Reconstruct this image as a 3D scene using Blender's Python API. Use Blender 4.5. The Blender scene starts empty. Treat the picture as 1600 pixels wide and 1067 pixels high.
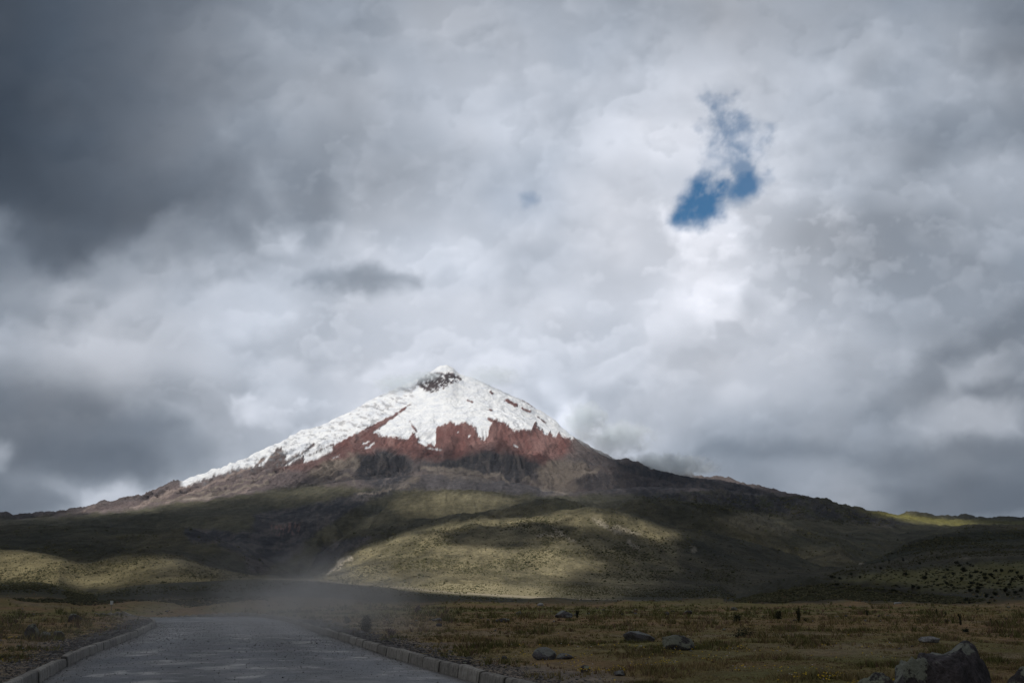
import bpy, math, random
import numpy as np
from mathutils import Vector, Matrix

scene = bpy.context.scene
# ------------------------------------------------------------------ camera
HORIZON, FOC = 930.0, 1600.0                    # rows of a 1600 px wide picture
PITCH = math.atan((HORIZON - 533.5) / FOC)
EYE = 1.5
cam_data = bpy.data.cameras.new("camera")
cam_data.sensor_width = 36.0; cam_data.lens = 36.0
cam_data.clip_start = 0.1; cam_data.clip_end = 200000.0
cam = bpy.data.objects.new("camera", cam_data)
scene.collection.objects.link(cam)
cam.location = (0, 0, EYE)
cam.rotation_euler = (math.pi/2 + PITCH, 0, 0)
scene.camera = cam
# ------------------------------------------------------------------ light
SUN_AZ, SUN_EL = math.radians(-140), math.radians(50)      # azimuth from +Y towards +X: behind the left shoulder
SUN = np.array([math.sin(SUN_AZ)*math.cos(SUN_EL), math.cos(SUN_AZ)*math.cos(SUN_EL), math.sin(SUN_EL)])
world = bpy.data.worlds.new("World"); scene.world = world; world.use_nodes = True
wn = world.node_tree; wn.nodes.clear()
sky = wn.nodes.new("ShaderNodeTexSky"); sky.sky_type = 'NISHITA'; sky.sun_disc = False
sky.sun_elevation = SUN_EL; sky.sun_rotation = SUN_AZ; sky.altitude = 3800; sky.air_density = 1.0; sky.dust_density = 0.2; sky.ozone_density = 1.0
bg = wn.nodes.new("ShaderNodeBackground"); bg.inputs["Strength"].default_value = 0.115
wo = wn.nodes.new("ShaderNodeOutputWorld")
tint = wn.nodes.new("ShaderNodeMix"); tint.data_type = 'RGBA'; tint.blend_type = 'MULTIPLY'; tint.inputs[0].default_value = 1.0
tint.inputs[7].default_value = (0.52, 0.88, 0.94, 1)       # the camera's cool rendering of clear sky
wn.links.new(sky.outputs[0], tint.inputs[6]); wn.links.new(tint.outputs[2], bg.inputs[0]); wn.links.new(bg.outputs[0], wo.inputs[0])
sd = bpy.data.lights.new("sun", 'SUN'); sd.energy = 4.4; sd.angle = math.radians(0.4); sd.color = (1.0, 0.955, 0.88)
sun = bpy.data.objects.new("sun", sd); scene.collection.objects.link(sun)
sun.rotation_euler = Vector(SUN).to_track_quat('Z', 'Y').to_euler()
scene.view_settings.view_transform = 'Standard'; scene.view_settings.look = 'None'
scene.view_settings.exposure = 0.0; scene.view_settings.gamma = 1.0; scene.view_settings.use_curve_mapping = False
scene.cycles.max_bounces = 10; scene.cycles.diffuse_bounces = 2; scene.cycles.volume_bounces = 4
scene.cycles.transparent_max_bounces = 24; scene.cycles.glossy_bounces = 2
scene.cycles.volume_step_rate = 1.0; scene.cycles.volume_max_steps = 128
rng = np.random.default_rng(7); random.seed(7)
import numpy as np
# ---------------------------------------------------------------- noise
def _hash(ix, iy, seed):
    h = (ix.astype(np.int64) * 374761393 + iy.astype(np.int64) * 668265263 + seed * 2147483647 + 1013904223) & 0xFFFFFFFF
    h = ((h ^ (h >> 13)) * 1274126177) & 0xFFFFFFFF
    h = ((h ^ (h >> 16)) * 2246822519) & 0xFFFFFFFF
    return (h ^ (h >> 13)) & 0xFFFFFFFF
def pnoise(x, y, seed=0):
    x0 = np.floor(x); y0 = np.floor(y); fx = x - x0; fy = y - y0
    ix = x0.astype(np.int64); iy = y0.astype(np.int64)
    u = fx*fx*fx*(fx*(fx*6-15)+10); v = fy*fy*fy*(fy*(fy*6-15)+10)
    def g(dx, dy):
        a = _hash(ix+dx, iy+dy, seed) * (2*np.pi/4294967296.0)
        return np.cos(a)*(fx-dx) + np.sin(a)*(fy-dy)
    a = g(0,0); b = g(1,0); c = g(0,1); d = g(1,1)
    return (a + (b-a)*u + (c-a)*v + (a-b-c+d)*u*v) * 1.5
def fbm(x, y, octaves=5, seed=0, gain=0.5, lac=2.03):
    s = 0; a = 1.0; t = 0
    for o in range(octaves):
        s = s + a*pnoise(x + 17.3*o, y - 9.1*o, seed + o*31); t += a
        a *= gain; x = x*lac; y = y*lac
    return s / t * 1.6
def ridged(x, y, octaves=5, seed=0, gain=0.5, lac=2.1):
    s = 0; a = 1.0; t = 0
    for o in range(octaves):
        s = s + a*(1-np.abs(pnoise(x + 5.3*o, y + 3.7*o, seed + o*17))*1.6); t += a
        a *= gain; x = x*lac; y = y*lac
    return s / t
def billow(x, y, octaves=5, seed=0, gain=0.5, lac=2.1):
    return 1 - ridged(x, y, octaves, seed, gain, lac)
def sstep(a, b, x):
    t = np.clip((x-a)/(b-a), 0, 1); return t*t*(3-2*t)
def polysd(px, py, pts):
    """signed distance to a polygon, negative inside"""
    n = len(pts); d = np.full(px.shape, 1e18); s = np.ones(px.shape)
    for i in range(n):
        ax, ay = pts[i]; bx, by = pts[(i+1) % n]
        ex, ey = bx-ax, by-ay; wx, wy = px-ax, py-ay
        t = np.clip((wx*ex+wy*ey)/(ex*ex+ey*ey+1e-9), 0, 1)
        d = np.minimum(d, (wx-ex*t)**2+(wy-ey*t)**2)
        c1 = py >= ay; c2 = py < by; c3 = ex*wy > ey*wx
        s = np.where((c1 & c2 & c3) | (~c1 & ~c2 & ~c3), -s, s)
    return s*np.sqrt(d)
# ---------------------------------------------------------------- the cloud cover, brightness over azimuth and height
GY = [0,70,140,210,280,350,420,490,560,630,700,770,840]
GR = [
 [75,85,97,114,132,143,155,162,165,155,155,153,152,150,147,140,126],
 [72,84,98,117,137,149,164,170,172,168,172,174,163,158,156,149,132],
 [70,82,97,117,140,152,166,173,175,174,182,184,174,165,160,156,142],
 [66,82,98,119,141,153,160,170,177,182,187,186,180,171,153,150,143],
 [66,82,98,114,136,158,160,170,180,186,190,190,190,177,168,160,162],
 [88,84,98,116,138,166,180,182,186,192,200,210,198,181,167,166,166],
 [118,126,146,162,176,186,192,194,190,197,206,212,202,184,166,162,158],
 [152,167,175,181,190,195,199,200,204,206,206,216,206,188,170,160,152],
 [160,170,178,177,186,196,201,206,213,207,197,190,190,178,163,152,146],
 [122,126,140,160,181,196,203,207,212,204,190,182,172,160,152,160,158],
 [118,104,104,135,176,195,203,208,212,208,185,160,146,146,138,136,118],
 [118,158,178,180,176,190,200,205,205,195,165,140,140,150,128,108,96],
 [106,110,116,140,150,160,170,170,170,165,150,135,140,140,120,105,106]]
# (polygon, grey, softness, edge noise, strength)
SH = [
 ([(-80,-80),(330,-80),(420,120),(360,170),(420,250),(500,300),(515,350),(490,385),(440,340),(420,300),(350,310),(330,350),(250,380),(180,400),(110,420),(70,400),(20,320),(-80,300)], None, 30, 30, -7),
 ([(20,330),(60,350),(120,350),(170,400),(140,415),(90,440),(60,420),(40,380)], 84, 26, 22, .8),
 ([(-60,200),(30,240),(40,300),(0,330),(-60,320)], 66, 30, 22, .6),
 ([(400,230),(470,240),(520,290),(525,345),(500,380),(470,350),(430,310)], 143, 20, 20, .75),
 ([(330,160),(410,165),(420,200),(370,225),(335,200)], 136, 12, 16, .6),
 ([(250,340),(330,320),(400,350),(420,372),(330,380),(260,392),(200,390)], 140, 14, 18, .6),
 ([(-60,350),(-20,335),(12,332),(20,355),(4,385),(-40,392)], 126, 16, 26, .6),
 ([(-40,430),(60,440),(100,470),(60,490),(-40,465)], 132, 18, 18, .5),
 ([(60,470),(120,450),(160,460),(100,490)], 178, 16, 14, .5),
 ([(400,255),(430,275),(455,330),(430,345),(400,300)], 170, 20, 22, .4),
 ([(400,360),(480,365),(470,400),(410,395)], 196, 10, 16, .6),
 ([(480,400),(540,380),(590,395),(620,370),(640,400),(560,415),(500,420)], 196, 14, 16, .4),
 ([(485,442),(530,420),(590,414),(645,432),(650,450),(560,462),(500,462)], 150, 13, 24, .72),
 ([(540,425),(590,416),(630,430),(590,446),(550,445)], 138, 10, 16, .45),
 ([(340,425),(380,420),(400,440),(350,445)], 156, 8, 12, .6),
 ([(520,355),(700,360),(760,400),(700,425),(560,400)], 204, 24, 20, .5),
 ([(1034,342),(1080,350),(1125,336),(1150,340),(1160,362),(1135,392),(1095,392),(1055,372)], 238, 16, 60, .75),
 ([(1120,385),(1160,390),(1165,430),(1130,490),(1105,450)], 222, 36, 70, .4),
 ([(1115,460),(1140,450),(1150,480),(1135,505),(1095,508)], 236, 20, 60, .7),
 ([(1155,470),(1190,452),(1240,450),(1250,480),(1170,500)], 205, 7, 12, .7),
 ([(1115,505),(1150,500),(1165,520),(1120,525)], 196, 4, 8, .7),
 ([(1040,560),(1090,545),(1120,560),(1105,590),(1045,585)], 182, 7, 14, .75),
 ([(1120,560),(1160,540),(1300,520),(1300,600),(1180,640),(1120,620)], 200, 30, 20, .5),
 ([(1280,330),(1340,325),(1360,340),(1310,352)], 208, 14, 12, .55),
 ([(1380,210),(1500,200),(1560,230),(1500,280),(1400,270)], 140, 26, 24, .55),
 ([(1330,160),(1600,110),(1620,160),(1440,170),(1350,200)], 172, 20, 22, .5),
 ([(1480,260),(1620,230),(1620,290),(1500,330),(1420,330)], 180, 22, 22, .6),
 ([(1380,300),(1480,340),(1500,420),(1380,440),(1320,390)], 158, 55, 6, .4),
 ([(1430,560),(1480,520),(1540,500),(1620,470),(1620,520),(1520,550),(1470,610),(1380,660),(1340,650)], 126, 16, 20, .75),
 ([(1500,590),(1560,600),(1620,590),(1620,640),(1560,625),(1520,615)], 116, 12, 16, .7),
 ([(1400,655),(1500,630),(1590,640),(1600,680),(1480,700),(1400,680)], 178, 18, 20, .7),
 ([(1470,560),(1560,550),(1530,600),(1490,610)], 168, 12, 16, .6),
 ([(1320,710),(1440,700),(1620,690),(1620,740),(1400,730)], 112, 16, 16, .7),
 ([(1100,690),(1200,690),(1310,700),(1300,718),(1180,722),(1080,720)], 118, 14, 14, .6),
 ([(1180,722),(1300,722),(1370,760),(1330,800),(1240,780)], 158, 16, 18, .6),
 ([(1400,760),(1540,745),(1620,760),(1620,800),(1420,800)], 96, 26, 14, .7),
 ([(1500,806),(1620,798),(1620,830),(1500,830)], 126, 6, 6, .6),
 ([(-60,600),(60,610),(200,640),(280,665),(200,690),(60,690),(-60,690)], 108, 20, 20, .75),
 ([(30,690),(200,690),(260,720),(240,755),(130,750),(20,730)], 96, 14, 14, .7),
 ([(-70,700),(-30,690),(12,694),(20,712),(8,728),(-40,732)], 168, 14, 26, .65),
 ([(130,760),(200,768),(250,758),(270,770),(200,800),(130,790)], 186, 7, 12, .8),
 ([(-40,755),(60,755),(110,780),(60,805),(-40,815)], 108, 12, 10, .7),
 ([(365,625),(420,605),(480,615),(500,650),(440,660),(380,650)], 216, 12, 16, .65),
 ([(370,610),(395,602),(400,612),(372,622)], 228, 5, 8, .5),
 ([(150,400),(260,390),(300,430),(200,470),(150,440)], 162, 20, 20, .4),
 ([(865,650),(885,628),(915,612),(930,640),(925,680),(900,690),(880,672)], 232, 7, 12, .95),
 ([(880,610),(1000,590),(1060,640),(1040,700),(960,715),(920,690)], 192, 24, 18, .4),
 ([(945,680),(965,670),(975,715),(950,722)], 205, 10, 10, .5),
 ([(985,640),(1080,640),(1120,700),(1000,720)], 168, 20, 16, .5),
 ([(770,600),(830,600),(880,640),(860,655),(800,620)], 186, 12, 10, .5),
 ([(240,540),(330,600),(260,620),(150,590)], 168, 24, 20, .4),
 ([(250,690),(340,690),(340,745),(240,735)], 132, 24, 14, .5),
 ([(1050,20),(1250,-30),(1300,60),(1150,90)], 148, 30, 26, .4),
]
BLUE = [([(1046,345),(1062,318),(1072,306),(1076,286),(1094,276),(1114,284),(1130,282),(1130,312),(1112,338),(1080,346)],1.0,9,16),
        ([(1136,290),(1142,275),(1164,262),(1176,285),(1164,303),(1144,310)],.95,11,20),
        ([(1104,196),(1126,180),(1156,194),(1170,224),(1176,268),(1150,288),(1126,262),(1112,228)],.72,20,54),
        ([(1122,145),(1140,140),(1140,165),(1124,165)],.10,10,16),
        ([(812,308),(826,305),(832,314),(818,320)],.45,7,10),
        ([(770,300),(850,290),(860,330),(780,340)],.10,20,16)]
def bilerp(px, py):
    g = np.array(GR, float)
    fx = np.clip(px/100, 0, 15.999); fy = np.clip(py/70, 0, 11.999)
    ix = fx.astype(int); iy = fy.astype(int); u = fx-ix; v = fy-iy
    # Catmull-like smooth: cubic convolution in both axes
    def w(t): return [((-t+2)*t-1)*t/2, ((3*t-5)*t*t+2)/2, ((-3*t+4)*t+1)*t/2, (t-1)*t*t/2]
    wu = w(u); wv = w(v); s = 0
    for j in range(4):
        jj = np.clip(iy+j-1, 0, 12)
        for i in range(4):
            s = s + wv[j]*wu[i]*g[jj, np.clip(ix+i-1, 0, 16)]
    return s
def cloud_cover(px, py):
    """px, py: sky position in design units (1 rad = 1600). returns linear rgb, clear-sky fraction"""
    X = px/1600; Y = py/1600
    wx = fbm(X*3.1+3, Y*4.1+1, 4, 5)*60; wy = fbm(X*3.1+13, Y*4.1+7, 4, 9)*45
    wx2 = fbm(X*11, Y*13, 5, 21, .55)*24; wy2 = fbm(X*11+4, Y*13+9, 5, 25, .55)*20
    qx = px + wx*.35 + wx2*.6; qy = py + wy*.35 + wy2*.6
    base = bilerp(qx, qy)
    out = np.hypot(np.maximum(np.maximum(-px, px-1600), 0), np.maximum(-py, 0)*1.3)     # beyond the sky in sight the cover evens out
    base = base + (138 + 40*fbm(X*1.3+2, Y*1.3, 4, 177) - base)*sstep(60, 700, out)
    e1 = fbm(X*16, Y*18, 6, 41, .58); e2 = fbm(X*16+7, Y*18+3, 6, 47, .58)
    for pts, g, soft, namp, st in SH:
        d = polysd(px + wx2*.9 + e1*namp*.55, py + wy2*.9 + e2*namp*.5, pts)
        m = 1 - sstep(-soft*1.2, soft*1.2, d)
        base = base + m*st*((g - base) if g is not None else 1.0)
    # overlapping puffs: each bank has a ragged, lit upper rim and a softer shaded body
    amt = sstep(60, 190, base)
    acc = np.zeros_like(base)
    for k, (fr, th, sh, sf) in enumerate(((1.7,.0,9.0,.45),(2.7,.04,9.5,.36),(4.3,.1,7.0,.28),(7,.1,5.4,.22),(11,.14,4.0,.20),(18,.2,2.4,.20),(30,.22,1.5,.22))):
        ox, oy = 11.7*k+3, 5.3*k+1
        n = fbm(X*fr+ox, Y*fr*1.3+oy, 7, 200+13*k, (.40, .41, .43, .46, .50, .52, .52)[k])
        nl = fbm(X*fr+ox, Y*fr*1.3+oy, 3, 200+13*k, .45)
        nu = fbm(X*fr+ox-.10, Y*fr*1.3+oy-.20, 3, 200+13*k, .45)
        m = sstep(th-.02, th+sf, n)
        body = np.clip((nl-nu)*2.4, -1, 1) - .45*sstep(th, th+.7, nl) + .30*(1-sstep(th, th+.35, n))
        acc = acc*(1-m*.34) + body*sh*2.0*m
    patch = sstep(-.3, .7, fbm(X*4+9, Y*5+2, 3, 101))
    fuzz = fbm(X*26+2, Y*32, 5, 91, .58)*(1.8+4.2*patch) + fbm(X*9+2, Y*12, 4, 95)*4
    base = base + (acc*1.1 + fuzz)*(.30+.70*amt)
    base = np.where(base > 158, 158 + (base-158)*1.12, 158 + (base-158)*.96)
    base = np.clip(base, 56, 247)
    # tint: bluish greys, warmer at the bright and mid tones in places
    tw = fbm(X*5+31, Y*6+3, 4, 151)*3.2
    k = (base-60)/180
    r = base - 9 + 5*k**2 + tw; g = base - .2 + tw*.3; b = base + 11.5 - 1*k - tw*.4
    rgb = np.clip(np.stack([r, g, b], -1)/255, 0, 1)
    lin = np.where(rgb <= .04045, rgb/12.92, ((rgb+.055)/1.055)**2.4)
    clear = np.zeros_like(base)
    rag = fbm(X*30, Y*30, 6, 301, .62)
    for pts, st, soft, namp in BLUE:
        d = polysd(px + e1*namp*.8 - 6, py + e2*namp*.8, pts)
        clear = np.maximum(clear, st*(1-sstep(-soft*1.2, soft*2.2, d + rag*namp*.7 - 1)))
    # thin cloud never quite leaves the upper gap
    clear = clear*(1 - .55*sstep(-.1, .6, fbm(X*17+3, Y*15, 5, 307, .6))*(py < 275))*(1 - .3*sstep(.1, .7, rag))
    return lin, np.clip(clear, 0, 1)

# ------------------------------------------------------------------ helpers
def pix_dir(x, y):
    """bearing (radians from +Y) and slope (tan of the height angle) of a sight line of the reference view"""
    x = np.asarray(x, float); y = np.asarray(y, float)
    cx = (x-800)/FOC; cy = (533.5-y)/FOC
    Y = math.cos(PITCH) - cy*math.sin(PITCH); Z = math.sin(PITCH) + cy*math.cos(PITCH)
    return np.arctan2(cx, Y), Z/np.hypot(cx, Y)
def to_pix(X, Y, Z):
    Z = Z - EYE
    d = Y*math.cos(PITCH) + Z*math.sin(PITCH); u = -Y*math.sin(PITCH) + Z*math.cos(PITCH)
    d = np.maximum(d, 1e-3)
    return 800 + FOC*X/d, 533.5 - FOC*u/d
def mesh_obj(name, co, faces=None, mat=None, smooth=True, attrs=None, parent=None, tris=None, kind=None):
    me = bpy.data.meshes.new(name)
    co = np.asarray(co, np.float32)
    f = np.asarray(faces if faces is not None else tris, np.int32); n = f.shape[1]
    me.vertices.add(len(co)); me.vertices.foreach_set("co", co.ravel())
    me.loops.add(f.size); me.loops.foreach_set("vertex_index", f.ravel())
    me.polygons.add(len(f)); me.polygons.foreach_set("loop_start", np.arange(0, f.size, n, dtype=np.int32))
    me.polygons.foreach_set("use_smooth", np.full(len(f), smooth))
    me.update(calc_edges=True)
    for k, v in (attrs or {}).items():
        if v.ndim == 2:
            a = me.color_attributes.new(k, 'FLOAT_COLOR', 'POINT')
            a.data.foreach_set("color", np.concatenate([v, np.ones((len(v), 1))], 1).astype(np.float32).ravel())
        else:
            a = me.attributes.new(k, 'FLOAT', 'POINT'); a.data.foreach_set("value", v.astype(np.float32))
    if mat: me.materials.append(mat)
    o = bpy.data.objects.new(name, me); scene.collection.objects.link(o)
    if parent: o.parent = parent
    if kind: o["kind"] = kind
    return o
def grid_faces(nr, nc, wrap=False):
    i = np.arange(nr*nc).reshape(nr, nc)
    if wrap: i = np.concatenate([i, i[:, :1]], 1)
    return np.stack([i[:-1, :-1], i[:-1, 1:], i[1:, 1:], i[1:, :-1]], -1).reshape(-1, 4)
class NT:
    """small node-tree writer"""
    def __init__(s, name):
        s.m = bpy.data.materials.new(name); s.m.use_nodes = True; s.t = s.m.node_tree; s.t.nodes.clear()
        s.out = s.n("ShaderNodeOutputMaterial")
    def n(s, typ, **kw):
        nd = s.t.nodes.new(typ)
        for k, v in kw.items():
            if k.startswith("i_"): nd.inputs[k[2:].replace("_", " ")].default_value = v
            else: setattr(nd, k, v)
        return nd
    def l(s, a, b): s.t.links.new(a, b)
    def noise(s, vec, scale, detail=4, rough=.55, out="Fac"):
        nd = s.n("ShaderNodeTexNoise"); nd.inputs["Scale"].default_value = scale; nd.inputs["Detail"].default_value = detail; nd.inputs["Roughness"].default_value = rough
        if vec is not None: s.l(vec, nd.inputs["Vector"])
        return nd.outputs[out]
    def math(s, op, a, b=None, c=None, clamp=False):
        nd = s.n("ShaderNodeMath", operation=op, use_clamp=clamp)
        for i, v in enumerate((a, b, c)):
            if v is None: continue
            if isinstance(v, (int, float)): nd.inputs[i].default_value = v
            else: s.l(v, nd.inputs[i])
        return nd.outputs[0]
    def remap(s, v, a, b, c, d):
        nd = s.n("ShaderNodeMapRange"); s.l(v, nd.inputs[0])
        for i, q in enumerate((a, b, c, d)): nd.inputs[i+1].default_value = q
        return nd.outputs[0]
    def mix(s, f, a, b, mode='MIX'):
        nd = s.n("ShaderNodeMix", data_type='RGBA', blend_type=mode)
        for i, v in ((0, f), (6, a), (7, b)):
            if isinstance(v, (int, float)): nd.inputs[i].default_value = v
            elif isinstance(v, tuple): nd.inputs[i].default_value = v if len(v) == 4 else (*v, 1)
            else: s.l(v, nd.inputs[i])
        return nd.outputs[2]
    def scalecol(s, col, f):
        nd = s.n("ShaderNodeVectorMath", operation='SCALE'); s.l(col, nd.inputs[0])
        if isinstance(f, (int, float)): nd.inputs[3].default_value = f
        else: s.l(f, nd.inputs[3])
        return nd.outputs[0]
    def bump(s, h, dist, strength=1.0, normal=None):
        nd = s.n("ShaderNodeBump"); nd.inputs["Strength"].default_value = strength; nd.inputs["Distance"].default_value = dist
        s.l(h, nd.inputs["Height"])
        if normal is not None: s.l(normal, nd.inputs["Normal"])
        return nd.outputs[0]
    def bsdf(s, col, rough=.9, normal=None, spec=.3, **kw):
        p = s.n("ShaderNodeBsdfPrincipled")
        if isinstance(col, tuple): p.inputs["Base Color"].default_value = (*col, 1)
        else: s.l(col, p.inputs["Base Color"])
        if isinstance(rough, (int, float)): p.inputs["Roughness"].default_value = rough
        else: s.l(rough, p.inputs["Roughness"])
        p.inputs["Specular IOR Level"].default_value = spec
        if normal is not None: s.l(normal, p.inputs["Normal"])
        for k, v in kw.items(): p.inputs[k.replace("_", " ")].default_value = v
        s.l(p.outputs[0], s.out.inputs[0]); return p

# ------------------------------------------------------------------ the sky: a dome of cloud, open where the sun comes through
def build_sky():
    azf = np.radians(np.arange(-32, 32.01, .085)); azc = np.radians(np.concatenate([np.arange(32.4, 100, .4), np.arange(100, 260, 2.), np.arange(260, 327.7, .4)]))
    az = np.concatenate([azf, azc])
    el = np.radians(np.concatenate([np.arange(-3, -.5, 1.), np.arange(-.5, 34.0, .085), np.arange(34.1, 90.05, .7)]))
    A, E = np.meshgrid(az, el)
    dx = np.sin(A)*np.cos(E); dy = np.cos(A)*np.cos(E); dz = np.sin(E)
    aw = (A + np.pi) % (2*np.pi) - np.pi
    ac = np.clip(aw, -math.radians(33), math.radians(33)); ec = np.minimum(E, math.radians(35))
    # design coordinates: a flat chart over the sky in sight, carried on by angle past its rim
    cx_, cy_, cz_ = np.sin(ac)*np.cos(ec), np.cos(ac)*np.cos(ec), np.sin(ec)
    d = cy_*math.cos(PITCH) + cz_*math.sin(PITCH); u = -cy_*math.sin(PITCH) + cz_*math.cos(PITCH)
    px = 800 + FOC*cx_/d + FOC*1.3*(aw-ac); py = 533.5 - FOC*u/d - FOC*1.3*(E-ec)
    L, C = cloud_cover(px.ravel(), py.ravel())
    far = np.hypot(np.maximum(np.abs(px-800)-800, 0), np.maximum(-py, 0)).ravel()
    L = L*(1 - .42*sstep(150, 1100, far))[:, None]
    R = 70000.0
    co = np.stack([dx*R, dy*R, dz*R], -1).reshape(-1, 3)
    fc = grid_faces(len(el), len(az), wrap=True)
    ctr = co[fc].mean(1)/R
    fc = fc[(ctr @ SUN) < math.cos(math.radians(24))]          # the break in the cloud round the sun
    m = NT("cloud_cover")
    at = m.n("ShaderNodeAttribute", attribute_name="cover"); ac = m.n("ShaderNodeAttribute", attribute_name="gap")
    em = m.n("ShaderNodeEmission"); m.l(at.outputs["Color"], em.inputs[0]); em.inputs[1].default_value = 1.14
    tr = m.n("ShaderNodeBsdfTransparent"); mx = m.n("ShaderNodeMixShader")
    m.l(ac.outputs["Fac"], mx.inputs[0]); m.l(em.outputs[0], mx.inputs[1]); m.l(tr.outputs[0], mx.inputs[2]); m.l(mx.outputs[0], m.out.inputs[0])
    m.m.cycles.emission_sampling = 'NONE'
    mesh_obj("sky", co, fc, m.m, attrs={"cover": L, "gap": C}, kind="structure")
build_sky()

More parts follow.
